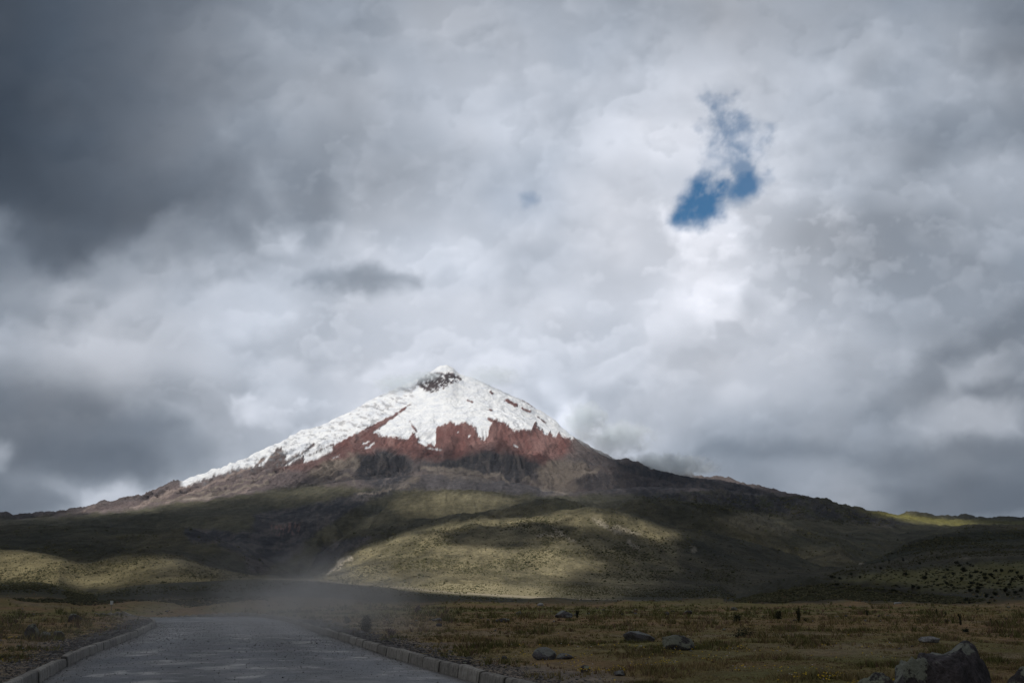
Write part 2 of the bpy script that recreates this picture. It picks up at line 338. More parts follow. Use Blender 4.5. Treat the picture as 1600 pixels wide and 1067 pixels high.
# ------------------------------------------------------------------ the land as ridges: (x, y) of a crest line in sight, and its distance
def line(pts):
    return np.array(pts, float)
RIDGES = [
 # (name, points (x, y, distance), crest mask (x, how much a hollow lies behind it))
 ([(-60,951,140),(250,950,140),(420,946,150),(700,943,170),(1100,944,160),(1160,945,150),(1660,945,150)], [(0,0),(1600,0)]),
 ([(-60,912,330),(60,909,330),(95,916,330),(125,928,330),(160,925,350),(210,915,380),(300,910,400),(400,905,420),(480,905,420),(560,912,420),(640,920,400),(720,927,400),(800,932,380),(900,937,380),(1000,939,380),(1100,938,330),(1130,936,250),(1170,928,225),(1200,922,225),(1240,912,240),(1307,901,300),(1372,894,300),(1450,890,320),(1550,880,330),(1660,872,340)],
  [(0,1),(90,1),(140,.2),(200,.5),(400,.4),(560,.3),(700,0),(1100,0),(1170,1),(1372,.8),(1450,0),(1600,0)]),
 ([(-60,858,800),(40,861,800),(80,871,800),(125,883,800),(150,880,800),(180,872,800),(240,866,800),(290,872,800),(330,886,800),(400,896,800),(480,900,800),(530,899,720),(600,893,700),(700,890,700),(800,892,700),(950,896,700),(1100,907,700),(1200,906,700),(1300,893,700),(1400,878,700),(1500,864,700),(1660,853,700)],
  [(0,1),(130,1),(300,1),(400,.3),(560,0),(1600,0)]),
 ([(-60,840,1400),(150,846,1400),(300,862,1400),(400,884,1400),(480,897,1400),(505,892,1400),(540,868,1400),(575,850,1450),(620,836,1500),(680,822,1500),(740,814,1500),(800,811,1500),(860,806,1500),(920,797,1500),(960,802,1500),(1000,812,1500),(1060,825,1500),(1120,838,1500),(1200,856,1500),(1260,875,1500),(1316,886,1400),(1372,875,1400),(1415,855,1400),(1460,838,1400),(1506,832,1400),(1660,829,1400)],
  [(0,.1),(300,.4),(480,0),(540,1),(620,1),(960,1),(1060,1),(1200,.5),(1280,0),(1340,.6),(1600,.8)]),
 ([(-60,826,2500),(150,824,2500),(290,829,2500),(370,850,2500),(410,876,2500),(440,884,2500),(480,872,2500),(510,852,2500),(560,832,2500),(640,814,2500),(700,805,2500),(780,796,2500),(820,786,2500),(870,777,2500),(900,783,2500),(930,795,2500),(950,796,2500),(990,783,2500),(1050,779,2500),(1100,785,2500),(1150,797,2500),(1200,808,2500),(1260,824,2500),(1320,838,2500),(1400,843,2500),(1450,830,2500),(1500,822,2500),(1660,820,2500)],
  [(0,.1),(280,.8),(400,.2),(560,.6),(780,.9),(920,1),(950,1),(1100,1),(1200,.4),(1350,0),(1600,.3)]),
 ([(-60,819,3800),(0,819,3800),(100,813,3800),(200,803,3800),(290,803,3800),(400,806,3800),(440,812,3800),(500,800,3800),(560,786,3800),(620,773,3800),(700,766,3800),(760,769,3800),(800,776,3800),(850,780,3800),(900,784,3800),(950,784,3800),(1000,777,3800),(1060,774,3800),(1130,772,3800),(1190,778,3800),(1235,779,3800),(1250,777,3800),(1275,782,3800),(1300,789,3800),(1332,799,3800),(1384,806,3900),(1430,811,4000),(1476,815,4000),(1522,825,4000),(1600,826,4000),(1660,826,4000)],
  [(0,0),(300,.1),(560,.2),(620,.7),(760,.7),(900,.2),(1000,.5),(1250,.8),(1330,.6),(1476,.5),(1600,0)]),
 ([(-60,815,5200),(0,815.5,5200),(60,810,5200),(110,804,5200),(165,798,5200),(250,786,5200),(350,775,5200),(450,765,5200),(520,756,5200),(600,748,5200),(680,741,5200),(740,745,5200),(800,755,5200),(850,765,5200),(900,770,5200),(950,766,5200),(1000,760,5200),(1100,764,5200),(1180,772,5200),(1240,781,5200),(1300,794,5200),(1332,803,5200),(1400,813,5200),(1500,818,5200),(1600,821,5200),(1660,821,5200)],
  [(0,0),(450,.1),(600,.4),(740,.7),(850,.4),(1000,.3),(1200,0),(1600,0)]),
 ([(-60,815,6800),(0,814,6800),(60,809,6800),(110,803,6800),(165,796,6800),(225,783,6800),(280,770,6800),(340,759,6800),(400,750,6800),(450,741,6800),(500,729,6800),(540,714,6800),(565,709,6800),(590,716,6800),(620,722,6800),(650,716,6800),(700,713,6800),(740,698,6800),(770,689,6800),(800,702,6800),(840,717,6800),(870,733,6800),(900,731,6800),(940,733,6800),(980,746,6800),(1020,752,6800),(1100,764,6800),(1200,778,6800),(1300,797,6800),(1400,815,6800),(1660,823,6800)],
  [(0,0),(400,.2),(500,.4),(565,.7),(620,.4),(700,.6),(770,1),(840,.7),(900,.4),(1000,.4),(1100,0),(1600,0)]),
 ([(-60,815,8200),(0,814,8200),(110,802.5,8200),(165,795,8200),(225,780,8200),(280,763.5,8200),(340,743,8200),(400,720,8200),(450,703,8200),(500,688,8200),(560,672,8200),(600,668,8200),(650,660,8200),(700,652,8200),(750,648,8200),(800,656,8200),(840,668,8200),(880,684,8200),(930,709,8200),(960,725,8200),(1000,734,8200),(1100,757,8200),(1200,774,8200),(1300,797,8200),(1400,817,8200),(1660,825,8200)],
  [(0,0),(1600,0)]),
 ([(-60,816,9200),(0,813.5,9200),(60,808,9200),(110,801,9200),(165,793,9200),(225,778,9200),(280,760,9200),(340,738,9200),(400,710,9200),(450,690,9200),(500,668,9200),(545,645,9200),(590,622,9200),(625,606,9200),(650,594,9200),(668,584,9200),(680,577,9200),(688,573,9200),(697,571,9200),(708,576,9200),(716,585,9200),(726,590,9200),(742,592,9200),(762,600,9200),(790,615,9200),(820,630,9200),(845,645,9200),(868,660,9200),(880,672,9200),(900,688,9200),(930,706,9200),(960,721,9200),(1000,729,9200),(1050,740,9200),(1100,751,9200),(1120,750,9200),(1160,757,9200),(1215,771,9200),(1260,783,9200),(1300,795,9200),(1400,818,9200),(1660,826,9200)],
  [(0,0),(1600,0)]),
]
def ridge_knots(az):
    """knots (distance, height) of the ground along each bearing"""
    D = [np.zeros_like(az), np.full_like(az, 40.), np.full_like(az, 78.)]; Z = [np.zeros_like(az)]*3
    xs = 800 + FOC*np.tan(np.clip(az, -.6, .6))*math.cos(PITCH)*.985     # rough column of a bearing, for the masks only
    dipl = 1 - sstep(420, 560, xs)
    D.append(np.full_like(az, 105.)); Z.append(-1.1*dipl)
    prevD, prevZ, pm = D[-1], Z[-1], None
    for pts, mask in RIDGES:
        p = line(pts); a, s = pix_dir(p[:, 0], p[:, 1])
        d = np.interp(az, a, p[:, 2]); w = .0045 if p[:, 2].max() < 6000 else .0022
        if p[:, 2].max() > 9000: w = .0008
        e = sum(np.interp(az + q*w, a, s) for q in (-1, -.5, 0, .5, 1))/5; z = EYE + d*e
        if pm is not None:
            dv = prevD + .34*(d - prevD)
            zl = prevZ + .30*(z - prevZ)
            hol = prevZ - .012*prevD - .03*(d-prevD)
            D.append(dv); Z.append(zl*(1-pm) + np.minimum(hol, zl)*pm)
        D.append(d); Z.append(z)
        mm = np.array(mask, float); pm = np.interp(xs, mm[:, 0], mm[:, 1])
        prevD, prevZ = d, z
    D.append(prevD + 900); Z.append(prevZ*.80 - 30); D.append(prevD + 2400); Z.append(prevZ*.35); D.append(prevD + 6000); Z.append(prevZ*.05)
    return np.array(D), np.array(Z)
def pchip(xk, yk, x):
    h = np.diff(xk); dl = np.diff(yk)/h
    w1 = 2*h[1:]+h[:-1]; w2 = h[1:]+2*h[:-1]
    with np.errstate(all='ignore'):
        m = np.where(dl[:-1]*dl[1:] > 0, (w1+w2)/(w1/dl[:-1]+w2/dl[1:]), 0.0)
    m = np.concatenate([[dl[0]], m, [dl[-1]]])
    i = np.clip(np.searchsorted(xk, x, side='right')-1, 0, len(h)-1)
    t = (x-xk[i])/h[i]; t2 = t*t; t3 = t2*t
    return (2*t3-3*t2+1)*yk[i] + (t3-2*t2+t)*h[i]*m[i] + (-2*t3+3*t2)*yk[i+1] + (t3-t2)*h[i]*m[i+1]
# ---- the road's edges, in metres (y, x)
def on_plane(pts):
    a, t = pix_dir([p[0] for p in pts], [p[1] for p in pts]); d = EYE/-t
    return [(float(q*math.cos(w)), float(q*math.sin(w))) for q, w in zip(d, a)]
_r = on_plane([(741,1066),(710,1056),(680,1048),(650,1039),(608,1026),(558,1008.5),(520,996),(490,986),(465,976),(440,969),(405,963.5)])
_l = on_plane([(64,1066),(108,1039),(135,1026),(156,1017),(188,1005),(219,992),(240,980.5),(244,975),(238,971),(222,967.5),(200,964.6)])
def _ext(p, y):      # straight on, behind the camera
    (ya, xa), (yb, xb) = p[0], p[3]; return (y, xa + (xb-xa)/(yb-ya)*(y-ya))
RE = np.array([_ext(_r, -60.), _ext(_r, 0.)] + _r + [(_r[-1][0]+9, _r[-1][1]-9), (_r[-1][0]+20, _r[-1][1]-22), (_r[-1][0]+28, _r[-1][1]-38)])
LE = np.array([_ext(_l, -60.), _ext(_l, 0.)] + _l + [(_l[-1][0]+5, _l[-1][1]-6), (_l[-1][0]+10, _l[-1][1]-15), (_l[-1][0]+13, _l[-1][1]-26)])
def road_side(X, Y):
    """signed distance out of the road, negative on it"""
    r = np.interp(Y, RE[:, 0], RE[:, 1]); l = np.interp(Y, LE[:, 0], LE[:, 1])
    return np.where(Y > 112, 60, np.maximum(X - r, l - X)*.93)
SUMMIT = np.array([-590., 9180.])
GORGE = line([(405,700),(400,1000),(415,1400),(430,1800),(455,2400),(500,3000),(570,3600),(640,4300),(680,5000)])
def detail(X, Y, D, z0, px):
    """relief finer than the ridges, in metres"""
    z = np.zeros_like(X)
    near = D < 260
    if near.any():
        x, y, d = X[near], Y[near], D[near]
        w = fbm(x/34, y/34, 3, 501)*.22*sstep(25, 90, d) + fbm(x/15, y/46, 4, 503)*.85*sstep(85, 150, d)*(1-sstep(215, 255, d)) + fbm(x/7, y/7, 3, 505)*.09 + fbm(x/1.6, y/1.6, 4, 509)*.045
        hum = np.clip(fbm(x/3.1+4, y/3.1, 4, 515), 0, 1)*.20*sstep(20, 45, np.abs(x)+y*.2)
        rs = road_side(x, y)
        edge = sstep(.02, .22, rs)
        verge = sstep(1.0, 3.5, rs)
        z[near] = np.where(rs < .02, -.05, edge*(.17 + .012*fbm(x*2, y*2, 3, 530)) + verge*(w + hum + .06))
        z[near] *= np.where(rs < .3, 1.0, 1.0)
    far = np.maximum(sstep(180, 420, D), sstep(150, 200, D)*sstep(1120, 1180, px))
    f = (D > 150)
    if f.any():
        x, y, d = X[f], Y[f], D[f]; q = px[f]
        hills = (1-sstep(5000, 6200, d))
        a = fbm(x/190, y/190, 6, 541, .50)*4.2*sstep(300, 1500, d)*hills*(1+.8*sstep(1800, 3500, d))
        a += fbm(x/38, y/38, 4, 547)*.9*sstep(200, 600, d)*hills
        a += fbm(x/15, y/75, 4, 549, .6)*1.5*sstep(400, 1200, d)*hills + ridged(x/85+fbm(x/200, y/400, 3, 550), y/520, 4, 551)*12*sstep(700, 1600, d)*hills - 7*sstep(700, 1600, d)*hills
        # the mound and the forested slopes are rougher
        mound = sstep(1120, 1200, q)*(1-sstep(420, 600, d))
        a += ridged(x/22, y/40, 5, 553, .6)*3.6*mound*sstep(152, 185, d) - 1.9*mound*sstep(152, 185, d)
        lava = sstep(960, 1100, q)*(1-sstep(1330, 1450, q))*sstep(3000, 3500, d)*(1-sstep(4300, 4800, d))
        a += (billow(x/60, y/60, 5, 559)*24 - 6)*lava
        # the cone: gullies that run down from the summit
        sx, sy = x-SUMMIT[0], y-SUMMIT[1]; r = np.hypot(sx, sy)+1; th = np.arctan2(sx, -sy)
        wob = fbm(x/700, y/700, 4, 563)
        cone = sstep(5000, 6600, d)
        low = sstep(700, 2100, r)
        gul = ridged(th*9+wob*.9, r/2600+wob*.4, 5, 571, .52)
        gu2 = ridged(th*26+wob*2.0, r/1500+wob, 4, 577, .5)
        a += cone*((gul-.62)*95*low + (gu2-.6)*34*low + fbm(x/420, y/420, 6, 587, .52)*40*(.45+.95*low) + (ridged(x/560+wob*.5, y/760, 5, 585, .5)-.62)*125*sstep(1300, 2400, r)*(1-sstep(7900, 8700, d))*sstep(430, 540, q)*(1-sstep(880, 980, q)) + ridged(x/300+wob, y/300, 5, 589)*30*sstep(200, 900, r) - 18*sstep(200, 900, r) + fbm(x/70, y/70, 4, 593, .6)*7)
        # glacier: broken ice on the left shoulder
        # gorge
        g = pix_dir(GORGE[:, 0], np.full(len(GORGE), 850.))[0]
        gx = np.interp(d, GORGE[:, 1], np.tan(g)); off = (x/np.maximum(y, 1) - gx)*y
        wdt = 26 + d*.020; n = fbm(x/120, y/120, 4, 601)*.45
        t = np.abs(off)/wdt + n
        cut = (1-sstep(.35, 1.0, t))*.75 + (1-sstep(.9, 1.9, t))*.25
        a -= cut*(18 + d*.012)*sstep(700, 1100, d)*(1-sstep(4400, 5200, d))
        a += cut*ridged(x/40, y/40, 4, 607)*9*sstep(700, 1100, d)*(1-sstep(4400, 5200, d))
        z[f] += a*far[f]
    return z
def azimuths():
    fine = np.radians(np.arange(-31, 31.001, .05))
    coarse = np.radians(np.concatenate([np.arange(-180, -31, 3.0), np.arange(34, 180, 3.0)]))
    return np.sort(np.concatenate([fine, coarse]))
AZ = azimuths()
KD, KZ = ridge_knots(AZ)
DG = np.concatenate([np.array([.01, 2, 4, 6, 8, 10]), np.geomspace(11, 500, 360)])
DH = np.concatenate([np.geomspace(500, 5500, 420)])
DM = np.concatenate([np.linspace(5500, 9500, 420), np.geomspace(9560, 16500, 30)])
DM[0] = DH[-1]; DH[0] = DG[-1]
DALL = np.concatenate([DG, DH[1:], DM[1:]])
def terrain_field():
    Z = np.empty((len(DALL), len(AZ)))
    for j in range(len(AZ)):
        Z[:, j] = pchip(KD[:, j], KZ[:, j], DALL)
    A, D = np.meshgrid(AZ, DALL)
    X = D*np.sin(A); Y = D*np.cos(A)
    px, py = to_pix(X, Y, Z)
    px = np.where(np.abs(A) < .75, px, np.sign(A)*4000)
    z = Z.ravel() + detail(X.ravel(), Y.ravel(), D.ravel(), Z.ravel(), px.ravel())
    return X, Y, z.reshape(Z.shape), A, D
TX, TY, TZ, TA, TD = terrain_field()
TPX, TPY = to_pix(TX, TY, TZ)
FRONT = np.abs(TA) < .6
# what the eye can reach: running maximum of the slope along each bearing
SL = (TZ-EYE)/np.maximum(TD, .5); RUN = np.maximum.accumulate(SL, 0); VIS = SL >= RUN - 1e-4
def ground_z(x, y):
    a = math.atan2(x, y); d = math.hypot(x, y)
    j = np.clip(np.searchsorted(AZ, a)-1, 0, len(AZ)-2); i = np.clip(np.searchsorted(DALL, d)-1, 0, len(DALL)-2)
    u = (a-AZ[j])/(AZ[j+1]-AZ[j]); v = (d-DALL[i])/(DALL[i+1]-DALL[i])
    return (TZ[i, j]*(1-u)+TZ[i, j+1]*u)*(1-v) + (TZ[i+1, j]*(1-u)+TZ[i+1, j+1]*u)*v
def ground_zv(x, y):
    a = np.arctan2(x, y); d = np.hypot(x, y)
    j = np.clip(np.searchsorted(AZ, a)-1, 0, len(AZ)-2); i = np.clip(np.searchsorted(DALL, d)-1, 0, len(DALL)-2)
    u = (a-AZ[j])/(AZ[j+1]-AZ[j]); v = (d-DALL[i])/(DALL[i+1]-DALL[i])
    return (TZ[i, j]*(1-u)+TZ[i, j+1]*u)*(1-v) + (TZ[i+1, j]*(1-u)+TZ[i+1, j+1]*u)*v
def hit(x, y, dmin=0):
    """where a sight line meets the land"""
    a, s = pix_dir(x, y); a = float(a); s = float(s)
    j = int(np.clip(np.searchsorted(AZ, a), 0, len(AZ)-1))
    ok = np.nonzero((SL[:, j] >= s) & (DALL > max(dmin, 3)))[0]
    if not len(ok): return None
    i = ok[0]; s0, s1 = SL[i-1, j], SL[i, j]; t = np.clip((s-s0)/(s1-s0+1e-12), 0, 1)
    d = DALL[i-1] + t*(DALL[i]-DALL[i-1])
    return d*math.sin(a), d*math.cos(a), TZ[i-1, j]+t*(TZ[i, j]-TZ[i-1, j]), d

# ------------------------------------------------------------------ what covers the land
SNOWLINE = line([(280,763),(300,757),(337,743),(375,732),(397,731),(412,727),(425,710),(433,701),(440,700),(447,718),(456,716),(467,708),(475,713),(460,722),(475,724),(500,715),(525,702),(545,690),(562,680),(572,676),(585,677),(600,683),(612,684),(625,685),(637,688),(645,676),(652,684),(660,692),(668,694),(680,697),(682,668),(692,665),(705,659),(712,664),(725,661),(735,664),(742,668),(750,686),(757,688),(762,684),(765,668),(770,660),(775,657),(783,661),(790,663),(800,671),(807,674),(818,671),(830,673),(835,661),(842,668),(848,676),(855,681),(860,673),(867,686),(873,677),(884,684),(895,687),(915,700)])
def paint(px, py, D, X, Y, Z):
    """ground cover by place: linear colour, snow"""
    n1 = fbm(X/45, Y/260, 5, 701, .6); n2 = fbm(X/300+5, Y/900, 5, 709); n3 = fbm(X/900+5, Y/900, 4, 719)
    wx = px + fbm(px/22, py/14, 5, 727)*7; wy = py + fbm(px/22+9, py/14, 5, 733)*5
    jag = fbm(px/5, py/7, 5, 739, .6)
    def c(r, g, b): return np.array([r, g, b])
    def lay(col, m, k): return col*(1-m[:, None]) + k*m[:, None]
    def poly(pts, soft, x=wx, y=wy): return 1 - sstep(-soft, soft, polysd(x, y, pts))
    # paramo grass: olive to straw
    g = sstep(-.5, .6, n2 + n1*.5)
    col = c(.043, .043, .029)*(1-g[:, None]) + c(.070, .063, .040)*g[:, None]
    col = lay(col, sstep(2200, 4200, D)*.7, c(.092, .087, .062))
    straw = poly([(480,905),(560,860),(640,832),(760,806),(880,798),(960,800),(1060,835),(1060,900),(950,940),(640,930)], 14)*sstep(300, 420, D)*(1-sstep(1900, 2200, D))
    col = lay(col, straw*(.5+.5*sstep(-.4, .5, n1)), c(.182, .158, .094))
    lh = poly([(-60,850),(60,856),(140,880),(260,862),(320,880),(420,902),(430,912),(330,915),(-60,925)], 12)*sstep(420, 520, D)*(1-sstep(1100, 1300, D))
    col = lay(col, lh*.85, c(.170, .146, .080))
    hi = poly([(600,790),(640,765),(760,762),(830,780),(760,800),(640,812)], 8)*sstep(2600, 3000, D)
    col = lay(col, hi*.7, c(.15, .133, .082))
    fr = poly([(1330,798),(1400,800),(1480,810),(1660,815),(1660,835),(1380,825)], 3, px, py)*sstep(3300, 3600, D)
    col = lay(col, fr, c(.135, .125, .042))
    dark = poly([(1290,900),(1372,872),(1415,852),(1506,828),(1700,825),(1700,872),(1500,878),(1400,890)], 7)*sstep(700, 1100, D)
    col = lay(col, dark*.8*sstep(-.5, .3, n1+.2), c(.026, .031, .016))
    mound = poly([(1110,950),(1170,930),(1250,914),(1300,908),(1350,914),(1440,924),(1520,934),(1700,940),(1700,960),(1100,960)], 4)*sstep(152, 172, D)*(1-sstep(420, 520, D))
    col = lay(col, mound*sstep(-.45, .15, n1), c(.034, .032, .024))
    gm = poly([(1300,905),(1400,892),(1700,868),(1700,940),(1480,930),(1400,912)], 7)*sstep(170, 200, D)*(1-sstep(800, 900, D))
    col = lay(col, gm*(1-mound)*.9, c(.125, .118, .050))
    lm = poly([(-60,905),(60,905),(120,925),(250,915),(420,905),(420,935),(250,948),(-60,955)], 5)*sstep(170, 210, D)*(1-sstep(480, 600, D))
    col = lay(col, lm*.75, c(.040, .040, .022))
    # the bare cone above the grass
    gl = np.interp(wx, [-60,110,200,240,290,330,425,500,560,640,720,830,870,950,1100,1250,1400], [812,803,797,790,783,778,765,756,762,764,768,772,776,770,775,780,690])
    bare = (1-sstep(-5, 5, wy-gl))*sstep(3600, 4600, D)
    col = lay(col, bare*.6*(1-sstep(-9, 30, wy-gl)), c(.080, .070, .050))
    b1 = c(.150, .124, .120)*(1-sstep(-.3, .5, n3)[:, None]) + c(.105, .096, .100)*sstep(-.3, .5, n3)[:, None]
    col = lay(col, bare, b1)
    streak = sstep(.15, .6, fbm((wx+wy*2.2)/60, (wy+wx*.45)/9, 5, 751))
    lf = poly([(100,806),(280,750),(440,700),(560,670),(560,725),(440,765),(300,790)], 10)
    col = lay(col, bare*lf*streak*.8, c(.31, .245, .22))
    col = lay(col, bare*lf*(1-streak)*.6, c(.145, .112, .112))
    # pale ash and dry beds
    pale = np.maximum.reduce([poly([(838,728),(868,715),(908,722),(928,738),(900,748),(882,764),(850,762),(838,745)], 7),
        poly([(480,742),(520,718),(560,710),(562,722),(530,736),(500,750)], 6), poly([(590,770),(630,744),(650,742),(648,752),(610,764)], 3)*.8,
        poly([(674,728),(720,736),(760,742),(770,752),(700,747),(670,738)], 5)*.7, poly([(870,764),(905,752),(900,766),(862,776)], 4)*.8,
        poly([(630,742),(655,744),(652,752),(634,752)], 2)])
    col = lay(col, pale*bare*.8, c(.215, .180, .150))
    rock = np.maximum.reduce([
        poly([(288,824),(330,827),(372,834),(395,826),(400,800),(440,795),(480,790),(530,777),(585,765),(640,758),(600,775),(560,790),(545,800),(520,815),(490,832),(478,850),(455,872),(425,884),(410,898),(392,893),(378,868),(340,850),(296,845)], 4)*sstep(900, 1300, D),
        poly([(486,884),(500,855),(522,845),(562,838),(592,836),(550,862),(515,880)], 3)*sstep(700, 1000, D),
        poly([(552,718),(578,704),(620,700),(652,735),(632,752),(600,768),(572,752),(556,742)], 6),
        poly([(640,737),(680,717),(715,713),(745,697),(771,688),(802,701),(842,718),(840,748),(800,757),(770,744),(700,737)], 6),
        poly([(900,748),(940,735),(1000,748),(1060,756),(1100,762),(1060,775),(960,772),(905,765)], 8)*.8,
        poly([(980,772),(1020,764),(1100,770),(1180,768),(1250,775),(1340,798),(1420,818),(1390,828),(1300,812),(1220,804),(1150,792),(1060,784)], 5)*sstep(3000, 3400, D),
        poly([(945,715),(1020,727),(1100,748),(1235,774),(1180,775),(1080,762),(1000,745)], 6)])
    rc = c(.046, .046, .054)*(1-sstep(-.2, .5, n1+jag*.5)[:, None]) + c(.092, .082, .082)*sstep(-.2, .5, n1+jag*.5)[:, None]
    col = lay(col, rock*.93, rc)
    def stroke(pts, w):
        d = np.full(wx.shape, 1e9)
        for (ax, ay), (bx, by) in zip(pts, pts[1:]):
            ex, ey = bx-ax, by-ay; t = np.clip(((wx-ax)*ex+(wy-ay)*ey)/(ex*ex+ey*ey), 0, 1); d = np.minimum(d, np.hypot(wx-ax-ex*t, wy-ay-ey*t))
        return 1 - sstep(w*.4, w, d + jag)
    rims = np.maximum.reduce([stroke([(488,732),(547,714),(562,720),(552,732)], 5), stroke([(520,748),(547,742),(556,757)], 3), stroke([(659,731),(723,734),(776,744),(796,753)], 4), stroke([(874,752),(905,742),(935,731)], 3),
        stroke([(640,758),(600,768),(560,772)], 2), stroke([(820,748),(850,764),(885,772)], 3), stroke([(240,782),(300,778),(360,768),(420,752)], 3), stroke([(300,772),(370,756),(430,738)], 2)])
    col = lay(col, rims*sstep(3400, 4200, D)*.75, c(.24, .205, .175))  # pale strokes laid along the ridge rims
    lavag = poly([(980,772),(1100,770),(1250,775),(1340,798),(1420,818),(1300,812),(1150,792)], 5)*sstep(3000, 3400, D)
    col = lay(col, lavag*sstep(.0, .5, n1)*.8, c(.040, .046, .022))
    redc = poly([(425,822),(470,815),(475,830),(430,835)], 3)*sstep(.0, .4, jag)
    col = lay(col, redc*.7, c(.20, .12, .11))
    # red cinder below the snow
    red = (1-sstep(-7, 9, wy-np.interp(wx, [500,540,570,600,650,700,740,765,800,850,880,905], [722,706,706,698,716,716,706,698,706,722,712,706])))*sstep(505, 535, wx)*(1-sstep(880, 905, wx))*sstep(6000, 6500, D)
    rr = sstep(-.4, .6, fbm(wx/26, wy/40, 4, 761))
    redcol = c(.172, .078, .070)*(1-rr[:, None]) + c(.25, .142, .130)*rr[:, None]
    dk = sstep(.05, .5, fbm(wx/24+3, wy/40, 5, 767))*.75
    col = lay(col, red*.95, redcol); col = lay(col, red*dk, c(.085, .045, .042))
    r2 = poly([(425,735),(460,722),(500,712),(560,690),(620,645),(655,622),(648,632),(600,690),(540,716),(470,735)], 5)
    col = lay(col, r2*bare*.7, c(.15, .080, .074))
    # dry earth on the hill
    scar = np.maximum.reduce([poly([(509,896),(530,876),(548,867),(550,872),(532,888),(515,897)], 2.5), poly([(838,834),(880,832),(884,838),(842,838)], 2)*.7, poly([(862,815),(880,830),(905,845),(895,845),(868,828)], 2)*.6,
        poly([(925,808),(950,818),(1000,835),(980,836),(935,820)], 4)*.55, poly([(985,842),(1000,858),(994,860),(980,845)], 1.5)*.6, poly([(1080,848),(1088,862),(1080,862)], 2)*.5,
        poly([(1120,812),(1180,800),(1250,828),(1230,840),(1170,828)], 7)*.12, poly([(1340,880),(1350,876),(1352,882)], 2)*.6, poly([(1500,872),(1660,866),(1660,874),(1510,878)], 3)*.2])*sstep(400, 520, D)*sstep(-.5, .2, jag+.2)
    col = lay(col, scar, c(.42, .37, .30))
    trk = 1 - sstep(.8, 2.2, np.abs(py - np.interp(px, [410,440,480,560,640,700,800,900,1000,1130], [904.5,904,905.5,912,919,925,931,936.5,938,937])))
    col = lay(col, trk*sstep(405, 425, px)*(1-sstep(900, 1130, px))*sstep(280, 330, D)*(1-sstep(600, 900, D))*.8, c(.22, .19, .14))
    # the snow
    sn = 1 - sstep(-2.0, 1.8, py - (np.interp(px + jag*1.6, SNOWLINE[:, 0], SNOWLINE[:, 1]) + jag*4.2 - 1))
    sn *= sstep(279, 286, px)*(1-sstep(893, 899, px))
    def seg(ax, ay, bx, by, w0, w1):
        ex, ey = bx-ax, by-ay; t = np.clip(((px-ax)*ex+(py-ay)*ey)/(ex*ex+ey*ey), 0, 1)
        return 1 - sstep(-1, 1.2, np.hypot(px-ax-ex*t, py-ay-ey*t) + jag*2.2 - (w0+(w1-w0)*t))
    bare2 = np.maximum.reduce([seg(528,702,585,668,9,5), seg(585,668,618,648,5,2), seg(618,648,640,632,2,.4), seg(480,712,520,694,.2,.8),
        seg(470,710,490,694,1,2.6), seg(395,732,412,716,1.5,2.4), seg(640,658,650,674,.3,1.6), seg(792,625,806,633,2.2,3), seg(815,638,828,643,1.2,2),
        seg(765,655,776,660,2.5,2.5), seg(762,640,768,641,.9,.9), seg(730,625,738,628,.8,.6), seg(766,612,770,615,.6,.8), seg(838,650,852,660,.7,.9), seg(812,622,835,636,.3,1.2)])
    sn = np.where(bare2 > 0, sn*(1-bare2), sn)
    patches = np.maximum.reduce([seg(568,693,576,690,.8,1), seg(578,697,584,692,1,1.2), seg(571,700,578,699,.8,1), seg(656,690,664,694,2,3.4), seg(669,700,690,703,.6,1), seg(714,676,716,675,1,1), seg(732,682,734,681,1,1), seg(805,696,808,697,1,1),
        seg(446,727,470,712,.5,2), seg(520,716,530,712,.2,.4)])
    sn = np.maximum(sn, patches)
    summit = poly([(646,607),(655,592),(670,583),(700,582),(716,586),(720,592),(700,600),(680,611),(665,612),(655,603)], 2, px + jag*5, py + jag*4)
    sn = sn*(1 - summit*sstep(-.15, .1, fbm(px/6, py/5, 5, 771, .6) + .22))
    ice = poly([(285,765),(440,690),(590,618),(660,590),(640,640),(560,680),(450,725),(300,760)], 8)
    crev = sstep(.12, .42, fbm((px+py*.9)/16, (py-px*.35)/5.5, 5, 777, .62))*ice
    sn = sn*(1 - crev*.5)
    sn *= sstep(6000, 6400, D)
    col = lay(col, (summit*sstep(6000, 6400, D)).clip(0, 1), c(.075, .058, .060))
    col = lay(col, (crev*.9*sstep(6000, 6400, D)).clip(0, 1), c(.20, .21, .23))
    col = col*(1 + (.26*n1*(1-.4*sstep(5500, 6500, D)))[:, None] + .06*jag[:, None])
    return np.clip(col, .006, .9), np.clip(sn, 0, 1)
